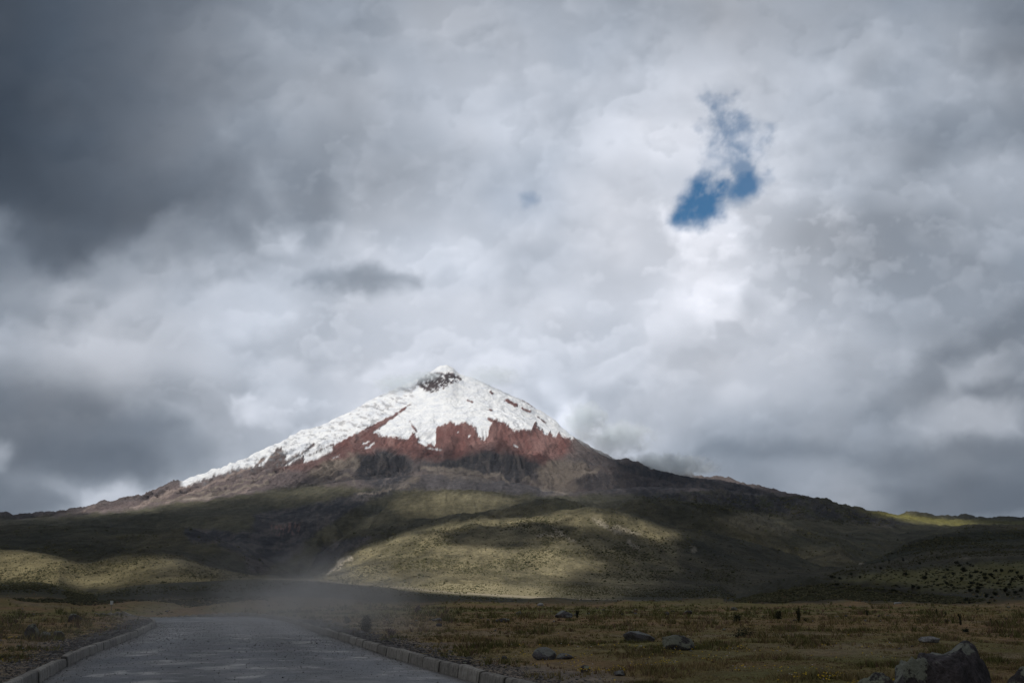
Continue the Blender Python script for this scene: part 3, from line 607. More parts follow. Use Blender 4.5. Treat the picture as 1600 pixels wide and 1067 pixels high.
def paint_near(X, Y, D, px, py):
    n1 = fbm(X/7, Y/7, 5, 801); n2 = fbm(X/1.3, Y/1.3, 4, 807, .6); n3 = fbm(X/38, Y/38, 4, 811); n4 = fbm(X/16+3, Y/5.5, 4, 817)
    c = lambda *a: np.array(a)
    def lay(col, m, k): return col*(1-np.clip(m, 0, 1)[:, None]) + k*np.clip(m, 0, 1)[:, None]
    g = sstep(-.4, .5, n1*.7+n4*.6)
    col = c(.110, .078, .044)*(1-g[:, None]) + c(.100, .084, .036)*g[:, None]
    col = lay(col, sstep(.15, .6, n3+n2*.3)*.6, c(.060, .066, .022))
    col = lay(col, sstep(.25, .7, n4)*.5, c(.125, .100, .088))
    grn = (sstep(55, 80, D)*(1-sstep(100, 170, D)))*sstep(-.4, .3, n1+n2*.4)*.75*(1-.6*sstep(.25, .5, X/np.maximum(Y, 1)))
    col = lay(col, grn, c(.064, .070, .022))
    nearg = (1-sstep(22, 34, D))*sstep(-.5, .3, n1+n2*.5)*sstep(0, 4, X)
    col = lay(col, nearg*.75, c(.060, .062, .024))
    rs = road_side(X, Y)
    grav = (1-sstep(.7, 2.3, rs + n1*1.4 + n2*.5))*(Y < 100)
    col = lay(col, grav*.92, c(.100, .092, .088))
    far = sstep(150, 300, D)
    col = lay(col, far*.5, c(.060, .055, .030))
    dust = sstep(0, 1, 1-np.hypot((px-440)/190, (py-925)/34))*sstep(70, 110, D)
    col = lay(col, dust*.7, c(.155, .128, .100))
    return np.clip(col*np.array([2.35, 2.10, 1.75])*(1+.25*n2[:, None]), .01, .9)

def land_material(name, near):
    m = NT(name)
    at = m.n("ShaderNodeAttribute", attribute_name="cover"); geo = m.n("ShaderNodeNewGeometry"); pos = geo.outputs["Position"]
    if near:
        a = m.noise(pos, 9.0, 6, .65); b = m.noise(pos, 1.1, 5, .6); d = m.noise(pos, 45, 3, .6)
        f = m.math('ADD', m.math('MULTIPLY', a, 1.1), m.math('MULTIPLY', b, .5)); f = m.math('ADD', f, m.math('MULTIPLY', d, .5))
        col = m.scalecol(at.outputs["Color"], m.remap(f, .75, 1.35, .45, 1.6))
        h = m.math('ADD', m.math('MULTIPLY', a, .6), m.math('MULTIPLY', d, .12))
        nrm = m.bump(h, .10, .9)
        m.bsdf(col, .95, nrm, .15)
    else:
        mp = m.n("ShaderNodeVectorMath", operation='MULTIPLY'); m.l(pos, mp.inputs[0]); mp.inputs[1].default_value = (1, .22, 2.0); pos = mp.outputs[0]
        a = m.noise(pos, .045, 7, .68); b = m.noise(pos, .30, 4, .7)
        f = m.math('ADD', a, m.math('MULTIPLY', b, .7))
        col = m.scalecol(at.outputs["Color"], m.remap(f, .62, 1.08, .75, 1.3) if name == 'mountain' else m.remap(f, .62, 1.08, .5, 1.5))
        sn = m.n("ShaderNodeAttribute", attribute_name="snow")
        col = m.mix(sn.outputs["Fac"], col, m.mix(m.remap(m.noise(pos, .012, 6, .65), .42, .66, 0, 1), (.76, .775, .80), (.60, .63, .69)))  # grey mottle: ash, and soft shading put into the snow colour
        hgt = m.math('MULTIPLY', m.math('ADD', m.math('MULTIPLY', a, 1.0), m.math('MULTIPLY', b, .12)), m.remap(sn.outputs["Fac"], 0, 1, 1, .38))
        nrm = m.bump(hgt, 70.0 if name == 'mountain' else 18.0, .7)
        m.bsdf(col, .9, nrm, .1)
    return m.m
def build_land():
    nG, nH = len(DG), len(DH)
    parts = (("ground", 0, nG, True), ("hills", nG-1, nG+nH-1, False), ("mountain", nG+nH-2, len(DALL), False))
    for name, i0, i1, near in parts:
        X, Y, Z, D = (q[i0:i1].ravel() for q in (TX, TY, TZ, TD)); px, py = TPX[i0:i1].ravel(), TPY[i0:i1].ravel()
        fr = FRONT[i0:i1].ravel(); px = np.where(fr, px, np.sign(X)*1600+800); py = np.where(fr, py, 900.)
        co = np.stack([X, Y, Z], -1)
        if near:
            at = {"cover": paint_near(X, Y, D, px, py)}
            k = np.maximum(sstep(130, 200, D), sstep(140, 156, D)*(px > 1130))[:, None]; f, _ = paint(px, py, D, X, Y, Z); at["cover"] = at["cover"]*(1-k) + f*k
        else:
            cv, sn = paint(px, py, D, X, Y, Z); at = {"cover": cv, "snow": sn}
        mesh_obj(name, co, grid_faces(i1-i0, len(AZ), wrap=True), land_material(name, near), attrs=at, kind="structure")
build_land()

# ------------------------------------------------------------------ unseen cloud decks overhead and behind, added and shaped so sun falls in patches
LIT = [
 ([(60,812),(165,775),(280,735),(500,630),(650,540),(760,540),(900,655),(925,700),(905,712),(868,718),(835,712),(800,704),(770,696),(740,704),(700,708),(650,703),(620,705),(590,703),(560,714),(530,728),(500,738),(450,756),(400,770),(300,787),(200,802)], 1.0, 5),
 ([(830,718),(900,715),(950,738),(900,762),(850,764)], .6, 7), ([(470,750),(540,712),(565,735),(520,750)], .32, 8),
 ([(425,768),(520,757),(548,766),(480,777),(440,784)], .9, 6), ([(610,760),(640,742),(660,744),(650,756),(620,764)], .4, 4),
 ([(615,780),(700,767),(765,772),(812,784),(760,789),(700,794),(630,794)], .95, 5), ([(560,810),(640,800),(700,801),(740,792),(765,797),(700,811),(600,814)], .75, 4), ([(866,796),(900,787),(945,793),(955,800),(930,807),(860,806)], .7, 4),
 ([(852,806),(935,794),(1005,812),(1058,834),(1020,850),(960,832),(900,830),(872,846),(866,818)], .75, 9),
 ([(620,836),(700,816),(800,808),(880,806),(868,818),(760,821),(690,830)], .95, 4),
 ([(530,892),(560,862),(600,842),(650,830),(684,838),(704,850),(830,855),(856,836),(885,840),(905,862),(945,882),(900,893),(868,903),(884,922),(885,942),(760,938),(640,922),(560,912),(510,906)], 1.0, 7),
 ([(506,900),(548,866),(560,875),(524,902)], .9, 4),
 ([(-60,860),(60,864),(120,886),(160,903),(205,918),(100,916),(-60,911)], .75, 6), ([(150,884),(200,866),(255,870),(240,900),(175,912)], .55, 7), ([(215,885),(265,868),(292,884),(235,897)], .6, 5),
 ([(240,904),(320,902),(322,908),(242,909)], .8, 2), ([(400,902),(480,901),(560,908),(560,915),(480,909),(400,908)], .5, 3),
 ([(655,732),(720,735),(770,746),(760,752),(690,745),(650,742)], .35, 4), ([(560,705),(640,690),(700,706),(740,704),(700,722),(600,722)], .30, 8), ([(840,765),(905,750),(900,770),(850,776)], .4, 5), ([(690,790),(770,786),(860,790),(860,800),(760,802)], .35, 4),
 ([(1333,796),(1400,800),(1480,810),(1528,822),(1430,824),(1380,814)], 1.0, 3), ([(1110,815),(1180,803),(1245,825),(1200,838)], .5, 7),
 ([(1180,852),(1330,838),(1400,845),(1340,882),(1240,872)], .22, 14), ([(1200,920),(1300,902),(1460,890),(1520,900),(1400,912)], .12, 10),
]
DARK = [([(684,848),(716,830),(790,824),(832,836),(846,852),(770,853)], .05, 8), ([(560,884),(600,873),(628,878),(580,896)], .5, 6), ([(893,845),(905,828),(940,830),(925,850)], .3, 8)]
DECK_H = 6500.0
MISTS = [(1150., 8700., 1600., 650.), (620., 9050., 1750., 500.), (-600., 8900., 2050., 500.)]
def build_deck(name, H, d0, d1, cs, x0, x1, y0, y1, thick, cut, seed):
    """an added, unseen shade sheet at height H whose thin places let the sun reach the land between the distances d0 and d1"""
    m = (FRONT & VIS & (TPX > -60) & (TPX < 1660) & (TD > 150)).ravel()
    X, Y, Z = TX.ravel()[m], TY.ravel()[m], TZ.ravel()[m]; px, py, D = TPX.ravel()[m], TPY.ravel()[m], TD.ravel()[m]
    k = np.where(D < 1800, .45, 1.0)
    wx = px + fbm(px/36, py/18, 6, 901, .6)*20*k; wy = py + fbm(px/36+4, py/18, 6, 907, .6)*10*k
    T = .035 + .36*sstep(690, 712, wy)*(1-sstep(765, 800, wy))*(D > 4500)*(1-sstep(930, 980, wx)) + (.20*(D > 1200) + .26*(D > 2200)*sstep(470, 560, wx)*(1-sstep(900, 980, wx)))*sstep(-.2, .5, fbm(px/70, py/26, 4, 921))
    for pts, v, s in LIT:
        q = 1-sstep(-s, s, polysd(wx, wy, pts)); T = np.maximum(T, v*q)
    for pts, v, s in DARK:
        q = 1-sstep(-s, s, polysd(wx, wy, pts)); T = T*(1-q*(1-v))
    other = (D < d0) | (D > d1)
    T = np.where(other, 1.0, T)
    t = (H - Z)/SUN[2]; U = X + SUN[0]*t; V = Y + SUN[1]*t
    nx, ny = int((x1-x0)/cs), int((y1-y0)/cs)
    i = np.floor((U-x0)/cs).astype(int); j = np.floor((V-y0)/cs).astype(int); ok = (i >= 0) & (i < nx) & (j >= 0) & (j < ny)
    if name == "shade_cloud": ok &= D > 420
    else: ok &= ~other
    w = (D[ok]**2/1e6)*np.where(other[ok], .3, 1); W = np.zeros(nx*ny); S = np.zeros(nx*ny); idx = j[ok]*nx+i[ok]
    np.add.at(W, idx, w); np.add.at(S, idx, w*T[ok])
    W = W.reshape(ny, nx); S = S.reshape(ny, nx)
    def blur(a, r):
        for ax in (0, 1):
            b = np.zeros_like(a)
            for q in range(-r, r+1): b += np.roll(a, q, ax)*(r+1-abs(q))
            a = b/(r+1)**2
        return a
    b1, w1 = blur(S, 1), blur(W, 1); b3, w3 = blur(S, 4), blur(W, 4); b9, w9 = blur(S, 12), blur(W, 12)
    T2 = np.where(w1 > 1e-9, b1/np.maximum(w1, 1e-12), np.where(w3 > 1e-10, b3/np.maximum(w3, 1e-12), np.where(w9 > 1e-11, b9/np.maximum(w9, 1e-12), .05)))
    T2 = np.clip(T2, .02, 1)
    gx = x0 + (np.arange(nx)+.5)*cs; gy = y0 + (np.arange(ny)+.5)*cs; GX, GY = np.meshgrid(gx, gy)
    if name == "shade_cloud":
        for mx_, my_, mz_, mr in MISTS:      # the bright clouds about the summit stand in open sun
            t = (H - mz_)/SUN[2]; q = np.hypot(GX - mx_ - SUN[0]*t, GY - my_ - SUN[1]*t); T2 = np.maximum(T2, 1 - sstep(mr*.8, mr*1.5, q))
        # open over the low deck, which does the shading there
        near = (GX - SUN[0]*H/SUN[2], GY - SUN[1]*H/SUN[2]); q = np.hypot(near[0], near[1]-300); T2 = np.maximum(T2, 1-sstep(1250, 1600, q))
    # thin to nothing towards every rim
    ga = np.arctan2(GX, GY); ge = np.degrees(np.arctan2(H, np.hypot(GX, GY)))
    T2 = np.maximum(T2, (1-sstep(cut, cut+4.5, ge))*(1-sstep(math.radians(36), math.radians(44), np.abs(ga))))
    rimd = np.minimum.reduce([GX-x0, x1-GX, GY-y0, y1-GY]) - thick*1.4*fbm(GX/(thick*3.5), GY/(thick*3.5), 4, 917); T2 = np.maximum(T2, 1-sstep(thick*1.2, thick*3.4, rimd))
    dens = 1-T2; puff = billow(GX/(thick*2.1), GY/(thick*2.1), 5, seed)
    th = thick*(.14 + puff)*dens
    co = np.concatenate([np.stack([GX, GY, H - th*.13], -1).reshape(-1, 3), np.stack([GX, GY, H + thick*.05 + th], -1).reshape(-1, 3)])
    fc = grid_faces(ny, nx); keep = T2.ravel()[fc].min(1) < .985
    ctr = np.stack([GX, GY], -1).reshape(-1, 2)[fc].mean(1)
    az = np.arctan2(ctr[:, 0], ctr[:, 1]); el = np.arctan2(H-thick*.7, np.hypot(ctr[:, 0], ctr[:, 1]))
    keep &= ~((np.abs(az) < math.radians(36)) & (el < math.radians(cut)))
    # a ragged outline all round
    edge = np.minimum.reduce([ctr[:, 0]-x0, x1-ctr[:, 0], ctr[:, 1]-y0, y1-ctr[:, 1]]); keep &= edge > thick*1.2 + thick*1.4*fbm(ctr[:, 0]/(thick*3.5), ctr[:, 1]/(thick*3.5), 4, 917)
    fk = fc[keep]; n = nx*ny
    e = np.concatenate([fk[:, [0, 1]], fk[:, [1, 2]], fk[:, [2, 3]], fk[:, [3, 0]]]); key = np.sort(e, 1); key = key[:, 0]*n + key[:, 1]
    u, inv, cnt = np.unique(key, return_inverse=True, return_counts=True); rim = e[cnt[inv] == 1]
    walls = np.stack([rim[:, 1], rim[:, 0], rim[:, 0]+n, rim[:, 1]+n], -1)
    allf = np.concatenate([fk[:, ::-1], fk+n, walls])
    used = np.unique(allf); rem = np.zeros(2*n, int); rem[used] = np.arange(len(used))
    Tr = np.sqrt(np.concatenate([T2.ravel(), T2.ravel()]))[used]
    m = NT("cloud")  # material of the added shade sheets
    at = m.n("ShaderNodeAttribute", attribute_name="thin"); tr = m.n("ShaderNodeBsdfTransparent"); tl = m.n("ShaderNodeBsdfTranslucent"); mx = m.n("ShaderNodeMixShader")
    tl.inputs[0].default_value = (.30, .315, .34, 1)
    m.l(at.outputs["Fac"], mx.inputs[0]); m.l(tl.outputs[0], mx.inputs[1]); m.l(tr.outputs[0], mx.inputs[2]); m.l(mx.outputs[0], m.out.inputs[0])
    mesh_obj(name, co[used], rem[allf], m.m, attrs={"thin": Tr}, kind="structure")
build_deck("shade_cloud", DECK_H, 1900, 1e9, 32.0, -11000., 3500., -9000., 9000., 420., 36.5, 911)
build_deck("low_shade_cloud", 1500.0, 0, 1900, 9.0, -2700., 1500., -3000., 1200., 110., 42, 941)  # second, lower shade sheet added for finer sun patches on the near hills

# ------------------------------------------------------------------ the road and its kerbs
def build_road():
    ys = np.concatenate([np.arange(-30, 10, 1.5), np.arange(10, 60, .35), np.arange(60, 106, .6)])
    def edge(T, y): return np.interp(y, T[:, 0], T[:, 1])
    # match stations on both edges: the left (inner) edge lags where the road bends
    yl = np.where(ys < 50, ys, 50 + (ys-50)*.80); k = 26
    r = np.stack([edge(RE, ys), ys], -1); l = np.stack([edge(LE, yl), yl], -1)
    t = np.linspace(0, 1, k)[None, :, None]
    P = l[:, None]*(1-t) + r[:, None]*t
    X, Y = P[..., 0].ravel(), P[..., 1].ravel()
    z = ground_zv(X, Y)
    z = np.where(np.hypot(X, Y) < 76, 0.0, z + .055)
    u = np.tile(np.linspace(-1, 1, k), len(ys)); z = np.where(np.hypot(X, Y) < 76, .05*(1-u*u) + fbm(X/2.5, Y/2.5, 3, 1001)*.012, z)
    m = NT("road_surface"); ua = m.n("ShaderNodeAttribute", attribute_name="across"); U = ua.outputs["Fac"]; geo = m.n("ShaderNodeNewGeometry"); pos = geo.outputs["Position"]
    a = m.noise(pos, 38, 4, .7); b = m.noise(pos, 2.2, 5, .6); 
    mp = m.n("ShaderNodeVectorMath", operation='MULTIPLY'); m.l(pos, mp.inputs[0]); mp.inputs[1].default_value = (.42, .30, 1)
    d = m.noise(mp.outputs[0], 1.0, 6, .62)
    vor = m.n("ShaderNodeTexVoronoi"); vor.inputs["Scale"].default_value = 55; m.l(pos, vor.inputs["Vector"])
    f = m.math('ADD', m.math('MULTIPLY', a, .8), m.math('MULTIPLY', b, .45))
    base = m.scalecol(m.mix(m.remap(vor.outputs["Distance"], 0, .7, 0, 1), (.160, .165, .178), (.070, .075, .086)), m.remap(f, .35, .9, .55, 1.35))
    dust = m.remap(d, .46, .62, 0, .75)
    pale = m.remap(m.noise(mp.outputs[0], 2.6, 5, .6), .53, .60, 0, .9)
    col = m.mix(dust, base, (.215, .205, .200)); col = m.mix(m.math('MULTIPLY', pale, m.remap(d, .48, .56, 0, 1)), col, (.42, .40, .39))
    trk = m.math('SINE', m.math('MULTIPLY', m.math('ADD', U, m.math('MULTIPLY', b, .25)), 9.5))
    col = m.scalecol(col, m.remap(trk, -1, 1, .66, 1.2)); g2 = m.noise(pos, 9, 5, .7); col = m.scalecol(col, m.remap(g2, .32, .68, .8, 1.22))
    ed = m.remap(m.math('ADD', m.math('ABSOLUTE', U), m.math('MULTIPLY', m.math('SUBTRACT', b, .5), .35)), .86, .98, 0, .8); col = m.mix(ed, col, (.15, .135, .12))
    nrm = m.bump(m.math('ADD', m.math('MULTIPLY', vor.outputs["Distance"], .5), a), .02, .8)
    m.bsdf(col, m.remap(b, .3, .7, .42, .62), nrm, .5)
    mesh_obj("road", np.stack([X, Y, z], -1), grid_faces(len(ys), k), m.m, attrs={"across": u}, kind="structure")
def build_kerb(T, side, y1, lag):
    m = NT("kerb_concrete"); geo = m.n("ShaderNodeNewGeometry"); pos = geo.outputs["Position"]
    tc = m.n("ShaderNodeTexCoord")
    st = m.n("ShaderNodeVectorMath", operation='MULTIPLY'); m.l(pos, st.inputs[0]); st.inputs[1].default_value = (7, 7, .8)
    a = m.noise(pos, 14, 5, .65); s2 = m.noise(st.outputs[0], 1.0, 5, .6); big = m.noise(pos, .8, 3, .5)
    ak = m.n("ShaderNodeAttribute", attribute_name="shade")
    col = m.mix(m.remap(s2, .48, .72, 0, .8), (.31, .29, .26), (.085, .074, .064))
    col = m.scalecol(m.scalecol(col, m.remap(a, .3, .7, .7, 1.3)), ak.outputs["Fac"])
    m.bsdf(col, .9, m.bump(a, .02, .5), .2)
    # walk along the edge
    ys = np.arange(6.0, y1, .05); xs = np.interp(ys, T[:, 0], T[:, 1])
    # round the polyline off
    ker = np.ones(81)/81; xs = np.convolve(np.pad(xs, 40, mode='reflect', reflect_type='odd'), ker, 'valid')
    s = np.concatenate([[0], np.cumsum(np.hypot(np.diff(xs), np.diff(ys)))])
    prof = [(0, -.15), (.0, .0), (.018, .165), (.030, .205), (.060, .222), (.145, .222), (.160, .205), (.165, -.15)]
    V, F, S = [], [], []; L = 1.5; k = len(prof)
    for b in range(int(s[-1]/L)):
        s0, s1 = b*L + .022 + rng.uniform(0, .02), (b+1)*L - .022; jz, jo = rng.normal(0, .007), rng.normal(0, .006); tilt = rng.normal(0, .01)
        sh = rng.uniform(.78, 1.15); base = len(V)
        sts = [s0, s0+.035] + list(np.linspace(s0+.035, s1-.035, 7)[1:-1]) + [s1-.035, s1]
        for q, sv in enumerate(sts):
            x = np.interp(sv, s, xs); y = np.interp(sv, s, ys); x2 = np.interp(sv+.1, s, xs); y2 = np.interp(sv+.1, s, ys)
            tx, ty = x2-x, y2-y; n = math.hypot(tx, ty) or 1; nx, ny = side*ty/n, -side*tx/n
            end = q in (0, len(sts)-1)
            zg = float(ground_zv(np.array([x]), np.array([y]))[0]) + .05 if math.hypot(x, y) > 76 else 0.0
            for o, z in prof:
                oo = o + jo + (.008 if end and o < .08 else 0) + rng.normal(0, .003); zz = zg + z + (jz if z > 0 else 0) - (.010 if end and z > .1 else 0) + tilt*(sv-s0) + (rng.normal(0, .003) if z > .1 else 0)
                V.append((x + nx*oo, y + ny*oo, zz)); S.append(sh*(.35 if end else 1.0))
        nst = len(sts)
        for i in range(nst-1):
            for j in range(k-1):
                f = [base+i*k+j, base+i*k+j+1, base+(i+1)*k+j+1, base+(i+1)*k+j]
                F.append(f if side < 0 else f[::-1])
        for i in (0, nst-1):       # block ends
            r = [base+i*k+j for j in range(k)]
            for j in range(1, k-2, 1): F.append([r[0], r[j], r[j+1], r[j+1] if j+2 >= k else r[j+1]][:3] + [r[j+1]])
    # ends were written as degenerate quads: give them as triangles in a quad list Blender accepts
    quads = [f for f in F if len(set(f)) == 4]; tris = [list(dict.fromkeys(f)) for f in F if len(set(f)) == 3]
    me = bpy.data.meshes.new("kerb"); me.from_pydata(V, [], quads + tris); me.update()
    at = me.attributes.new("shade", 'FLOAT', 'POINT'); at.data.foreach_set("value", np.array(S, np.float32))
    me.materials.append(m.m); o = bpy.data.objects.new("kerb", me); scene.collection.objects.link(o); o["kind"] = "structure"
build_road(); build_kerb(RE, 1, 100.0, 1); build_kerb(LE, -1, 92.0, 1)

# ------------------------------------------------------------------ stones
def ico(sub):
    import bmesh
    bm = bmesh.new(); bmesh.ops.create_icosphere(bm, subdivisions=sub, radius=1.0)
    v = np.array([p.co[:] for p in bm.verts]); f = np.array([[q.index for q in p.verts] for p in bm.faces]); bm.free(); return v, f
ICO = {k: ico(k) for k in (1, 2, 3, 4, 5)}
def n3(v, s, seed, o=4):
    return (fbm(v[:, 0]*s + v[:, 2]*s*.7, v[:, 1]*s - v[:, 2]*s*.6, o, seed) + fbm(v[:, 2]*s + 9, v[:, 0]*s*.8 - v[:, 1]*s*.7, o, seed+3))*.5
def rock_mat(name, c1, c2, lichen, lcol=(.30, .32, .24)):
    m = NT(name); tc = m.n("ShaderNodeTexCoord"); geo = m.n("ShaderNodeNewGeometry"); p = geo.outputs["Position"]
    a = m.noise(p, 6, 6, .65); b = m.noise(p, 26, 5, .7); e = m.noise(p, 3.0, 4, .6)
    col = m.mix(m.remap(a, .38, .62, 0, 1), c1, c2); col = m.scalecol(col, m.remap(b, .3, .7, .6, 1.4))
    sx = m.n("ShaderNodeSeparateXYZ"); m.l(geo.outputs["Normal"], sx.inputs[0])
    up = m.remap(sx.outputs[2], -.1, .7, -.12, .10)
    lm = m.remap(m.math('ADD', m.math('ADD', e, up), m.math('MULTIPLY', b, .25)), .74 - lichen*.2, .80 - lichen*.2, 0, .9)
    col = m.mix(lm, col, lcol)
    m.bsdf(col, .85, m.bump(m.math('ADD', a, m.math('MULTIPLY', b, .35)), .12, .9), .25); return m.m
DARKROCK = rock_mat("dark_rock", (.050, .045, .048), (.095, .082, .082), .05)
GREYROCK = rock_mat("grey_rock", (.110, .108, .115), (.175, .168, .170), .25, (.26, .27, .25))
PALEROCK = rock_mat("pale_rock", (.20, .195, .20), (.33, .32, .32), .2, (.40, .40, .38))
BIGROCK = rock_mat("lichened_dark_rock", (.040, .035, .037), (.120, .104, .110), -.15, (.27, .28, .235))
def shoulder_lichen():
    # the lichen crust on the left shoulder of the big boulder
    t = BIGROCK.node_tree; p = next(n for n in t.nodes if n.type == 'BSDF_PRINCIPLED'); old = p.inputs["Base Color"].links[0].from_socket
    m = NT.__new__(NT); m.m = BIGROCK; m.t = t
    tc = m.n("ShaderNodeTexCoord"); sx = m.n("ShaderNodeSeparateXYZ"); m.l(tc.outputs["Object"], sx.inputs[0]); n = m.noise(tc.outputs["Object"], 7, 6, .7)
    x = m.remap(sx.outputs[0], -.42, -.18, .42, -.1); z = m.remap(sx.outputs[2], .25, .62, -.35, .22)
    n2 = m.noise(tc.outputs["Object"], 30, 4, .7)
    f = m.remap(m.math('ADD', m.math('ADD', m.math('ADD', x, z), n), m.math('MULTIPLY', n2, .5)), 1.12, 1.22, 0, .85)
    m.l(m.mix(f, old, (.30, .315, .255)), p.inputs["Base Color"])
shoulder_lichen()
LICHROCK = rock_mat("lichen_rock", (.055, .050, .050), (.12, .115, .105), .62, (.235, .240, .185))
def rock_mesh(w, dpt, h, seed, cuts=14, rough=.06, sub=4, shape=None):
    v, f = ICO[sub]; v = v.copy(); r = np.random.default_rng(seed)
    if shape is not None: v = np.sign(v)*np.abs(v)**.62
    for i in range(cuts):
        n = r.normal(size=3); n[2] = abs(n[2])*.9 if i % 2 else n[2]; n /= np.linalg.norm(n); d = r.uniform(.62, .90)
        e = v@n - d; v = v - np.outer(np.clip(e, 0, None), n)*.985
    v += v*(n3(v, 1.6, seed)*.16)[:, None] + v*(n3(v, 6, seed+5)*rough)[:, None] + v*(n3(v, 18, seed+9, 3)*rough*.4)[:, None]
    mn, mx = v.min(0), v.max(0); v = (v - (mn+mx)/2)/((mx-mn)/2)
    if shape is not None:
        # fit the outline seen from the road: for each station across, bring the top to the wanted height
        xs = np.linspace(-1, 1, 41); top = np.array([v[np.abs(v[:, 0]-q) < .06, 2].max(initial=-.5) for q in xs]); top = np.convolve(np.pad(top, 2, 'edge'), np.ones(5)/5, 'valid')
        k = (np.interp(v[:, 0], *shape)*2)/(np.interp(v[:, 0], xs, top)+1); v[:, 2] = (v[:, 2]+1)*np.clip(k, .3, 2.5) - 1
    v *= np.array([w/2, dpt/2, h*.62]); v[:, 2] += h*.38
    return v, f
def stone(label, x0, x1, ytop, ybase, mat, seed, depth=.8, shape=None, cuts=14, rough=.06, sub=4, dist=None, group=None, name="boulder", cat="boulder"):
    cx = (x0+x1)/2
    if dist is None:
        hh = hit(cx, ybase); X, Y, Z, D = hh
    else:
        a, s = pix_dir(cx, ybase); D = dist; X, Y = D*math.sin(a), D*math.cos(a); Z = float(ground_z(X, Y))
    # the size a stone must have to fill those rows at that distance
    a0, s0 = pix_dir(cx, ytop); h = EYE + D*float(s0) - Z
    w = (x1-x0)/FOC*Y
    v, f = rock_mesh(w, w*depth, h, seed, cuts, rough, sub, shape)
    yaw = 0 if shape else random.uniform(-.3, .3); c, s_ = math.cos(yaw), math.sin(yaw)
    v = np.stack([v[:, 0]*c - v[:, 1]*s_, v[:, 0]*s_ + v[:, 1]*c, v[:, 2]], -1)
    o = mesh_obj(name, v, mat=mat, tris=f); o.location = (X, Y, Z)
    o["label"] = label; o["category"] = cat
    if group: o["group"] = group
    return o
stone("large dark boulder with a humped top and pale lichen on its left shoulder", 1398, 1568, 1000, 1104, BIGROCK, 12, .75,
      shape=([-1, -.86, -.7, -.2, .08, .28, .44, .62, .85, 1], [.80, .86, .885, .87, .87, .96, 1.0, .97, .80, .55]), dist=12.4, sub=5, cuts=4, rough=.05)
stone("dark rounded boulder low in front, left of the large lichen-topped boulder", 1338, 1402, 1050, 1112, DARKROCK, 23, .9, dist=11.8, cuts=7)
stone("bluish dark boulder cut by the right edge of the picture", 1572, 1650, 1040, 1112, DARKROCK, 31, .9, dist=12.6, cuts=10)
stone("flat pale grey slab of rock in the brown turf left of the bushy lichen rock", 974, 1024, 985, 1002, GREYROCK, 41, .7, shape=([-1,-.6,0,.6,1],[.75,1,.95,.72,.4]), cuts=16)
stone("knobbly lichen-covered rock in the turf right of the flat pale slab", 1034, 1086, 991, 1015, LICHROCK, 52, .8, cuts=6, rough=.16)
stone("grey rounded rock beside the gravel verge, larger of a touching pair", 832, 868, 1010, 1030, GREYROCK, 61, .8, cuts=8)
stone("low flat grey rock, smaller of a touching pair beside the gravel verge", 868, 896, 1020, 1029, GREYROCK, 64, .8, cuts=12)
stone("grey rock with a dark hollow on the far side of the plain", 867, 895, 953, 965, GREYROCK, 71, .8, cuts=12)
stone("small pale rock at the green far strip left of the hollowed grey rock", 839, 849, 941, 946, PALEROCK, 75, .8, sub=3)
stone("dark purplish boulder alone in the grass beyond the left kerb", 106, 126, 958, 971, DARKROCK, 83, .8, cuts=10)
stone("upright dark rock with a whitish crown in the grass left of the road", 38, 62, 974, 999, LICHROCK, 88, .7, shape=([-1,-.4,.2,.7,1],[.6,.95,1,.7,.3]), cuts=10)
stone("small pale grey rock touching the upright dark rock left of the road", 61, 79, 986, 996, GREYROCK, 91, .8, sub=3)
stone("low brown rock right of the small pale rock left of the road", 82, 101, 985, 995, DARKROCK, 95, .8, sub=3)
stone("flat pale rock in the turf behind the large humped boulder", 1437, 1468, 993, 1003, PALEROCK, 101, .8, cuts=14)
stone("whitish pointed rock at the foot of the dark grassy mound", 1397, 1409, 940, 945.5, PALEROCK, 107, .8, sub=3, dist=140)
stone("small dark rock half hidden at the edge of the gravel verge", 906, 922, 1038, 1050, DARKROCK, 113, .8, sub=3)
stone("grey stone among the yellow flowers by the gravel verge", 960, 976, 1046, 1055, GREYROCK, 117, .8, sub=3)
stone("pale stone at the foot of the round dusty bush beside the right kerb", 561, 569, 984, 989, PALEROCK, 121, .8, sub=2)
stone("dark flat rock lying right of the dusty bush on the plain", 772, 797, 965, 971, DARKROCK, 127, .7, sub=3)
stone("pale flat rock left of the dark flat rock in mid plain", 675, 692, 965, 970, GREYROCK, 131, .7, sub=3)
stone("small dark stone beyond the right kerb below the pale flat rock", 681, 691, 973, 978, DARKROCK, 133, .8, sub=2)
stone("grey stone on the reddish earth strip across the plain", 1037, 1046, 955, 960, GREYROCK, 137, .8, sub=2)
stone("jagged dark rock at the far edge of the plain before the mound", 1068, 1082, 953, 959, DARKROCK, 139, .8, sub=3)
stone("grey rock at the left foot of the grassy mound", 1142, 1152, 948, 953, GREYROCK, 143, .8, sub=2)
stone("stone with a pale top in the far strip left of the hollowed grey rock", 806, 816, 954, 960, GREYROCK, 149, .8, sub=2)
stone("dark stone lying on the gravel just right of the right kerb", 722, 737, 1031, 1037, DARKROCK, 151, .8, sub=3)
stone("small pinkish stone where the gravel verge meets the turf near the kerb", 783, 792, 1024, 1029, GREYROCK, 157, .8, sub=2)
